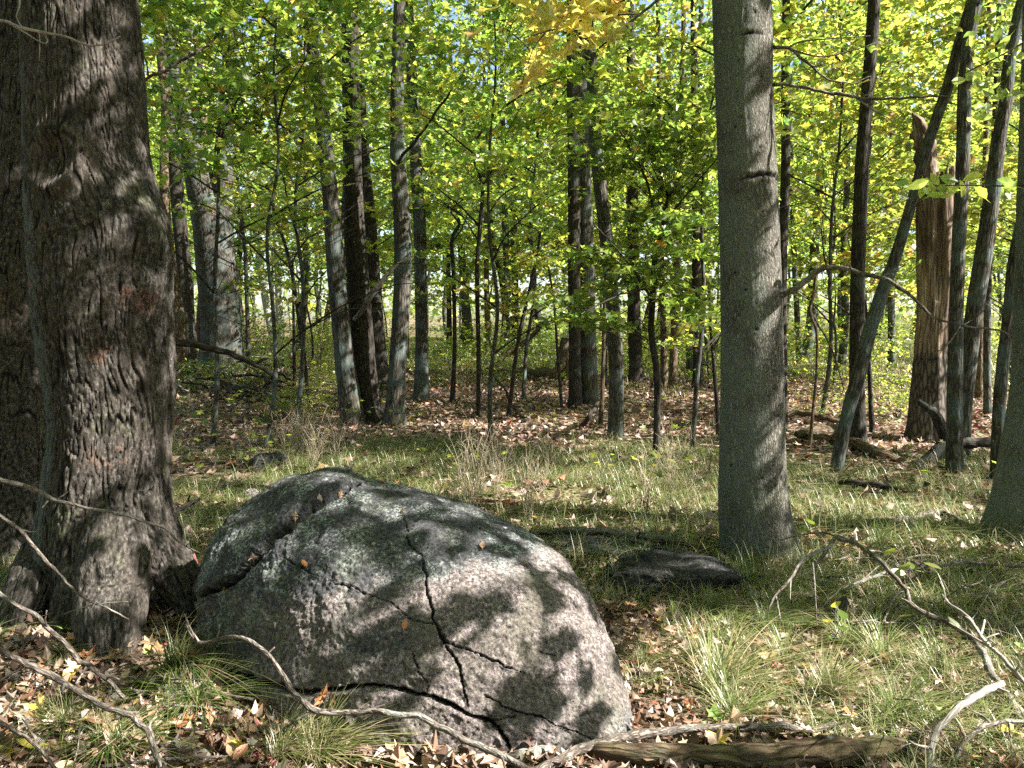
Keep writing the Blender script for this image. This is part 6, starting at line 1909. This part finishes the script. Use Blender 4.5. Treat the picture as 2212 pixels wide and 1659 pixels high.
# nothing may hang into the picture's top edge
keep &= (cp[:, 2] > 1.5 + np.maximum(cp[:, 1], 0) * 0.42) | ((cp[:, 1] <= 0) | (np.abs(cp[:, 0]) > 0.74 * cp[:, 1] + 0.3))
cp = cp[keep]
# leaf clusters added on sun rays to shade chosen spots of boulder and trunk
ex = []
for px, py, r, nn_ in ((1030, 1335, .035, 12), (1005, 1355, .03, 8), (1168, 1285, .03, 6), (1182, 1385, .03, 7), (1205, 1470, .045, 16), (1185, 1500, .04, 10), (1095, 1485, .03, 5), (1255, 1560, .05, 12), (1262, 1440, .03, 6),
                       (1240, 1590, .05, 8), (1140, 1230, .04, 6), (830, 1380, .09, 40), (880, 1420, .07, 25), (740, 1440, .07, 22), (1215, 1300, .03, 8), (1235, 1370, .03, 8), (960, 1360, .04, 10), (1130, 1400, .02, 3), (1075, 1540, .03, 5)):
    p, _n = rock_hit(px, py)
    if p is None: continue
    ex.append(p + SUN * rng.uniform(2.8, 3.8) + rng.normal(0, r, (max(2, nn_ // 3), 3)))
for py in range(60, 1150, 60):
    c0 = P(44, py, 4.75)
    ex.append(c0 + SUN * rng.uniform(6.5, 8.5, 26)[:, None] + rng.normal(0, 0.16, (26, 3)))
cp = np.vstack([cp] + ex)
own = np.argmin(np.array([[(cp[:, 0] - a) ** 2 + (cp[:, 1] - b) ** 2] for a, b in ctr])[:, 0], axis=0)
for i, (a_, b_) in enumerate(ctr):
    root = empty('added_shade_tree', (a_, b_, tz(a_, b_)), 'unseen tall tree added beside the camera, its leaves shading the scene', 'tree', 'unseen shade trees added around the camera')
    t = link('trunk', TALL[i % 4], root)
    c = cp[own == i]
    if not len(c): continue
    for k in range(14):
        e = c[random.randrange(len(c))] - [a_, b_, tz(a_, b_)]
        st_ = np.array([0, 0, min(max(e[2] - 1.5, 1.5), 9.0)])
        lb = Acc()
        lb.add(resample(np.array([st_, st_ * .4 + e * .6 + [0, 0, 0.2], e]), 10), np.linspace(0.05, 0.008, 10), 6)
        link('limb', lb.mesh('limb', M_TRUNK), root)
    fm = leaf_mesh('foliage', c - [a_, b_, tz(a_, b_)], rng.normal(0, 0.6, (len(c), 3)) + [0, 0, 1], rng.normal(0, 1, (len(c), 3)), rng.uniform(0.11, 0.19, len(c)), 'star', pal(len(c), GREENS, W_MIX), M_LEAF)
    props(link('foliage', fm, root), kind='stuff')
print('TRIS', sum(len(m.loops) - 2 * len(m.polygons) for m in bpy.data.meshes), 'OBJS', len(bpy.data.objects), 'under', count)
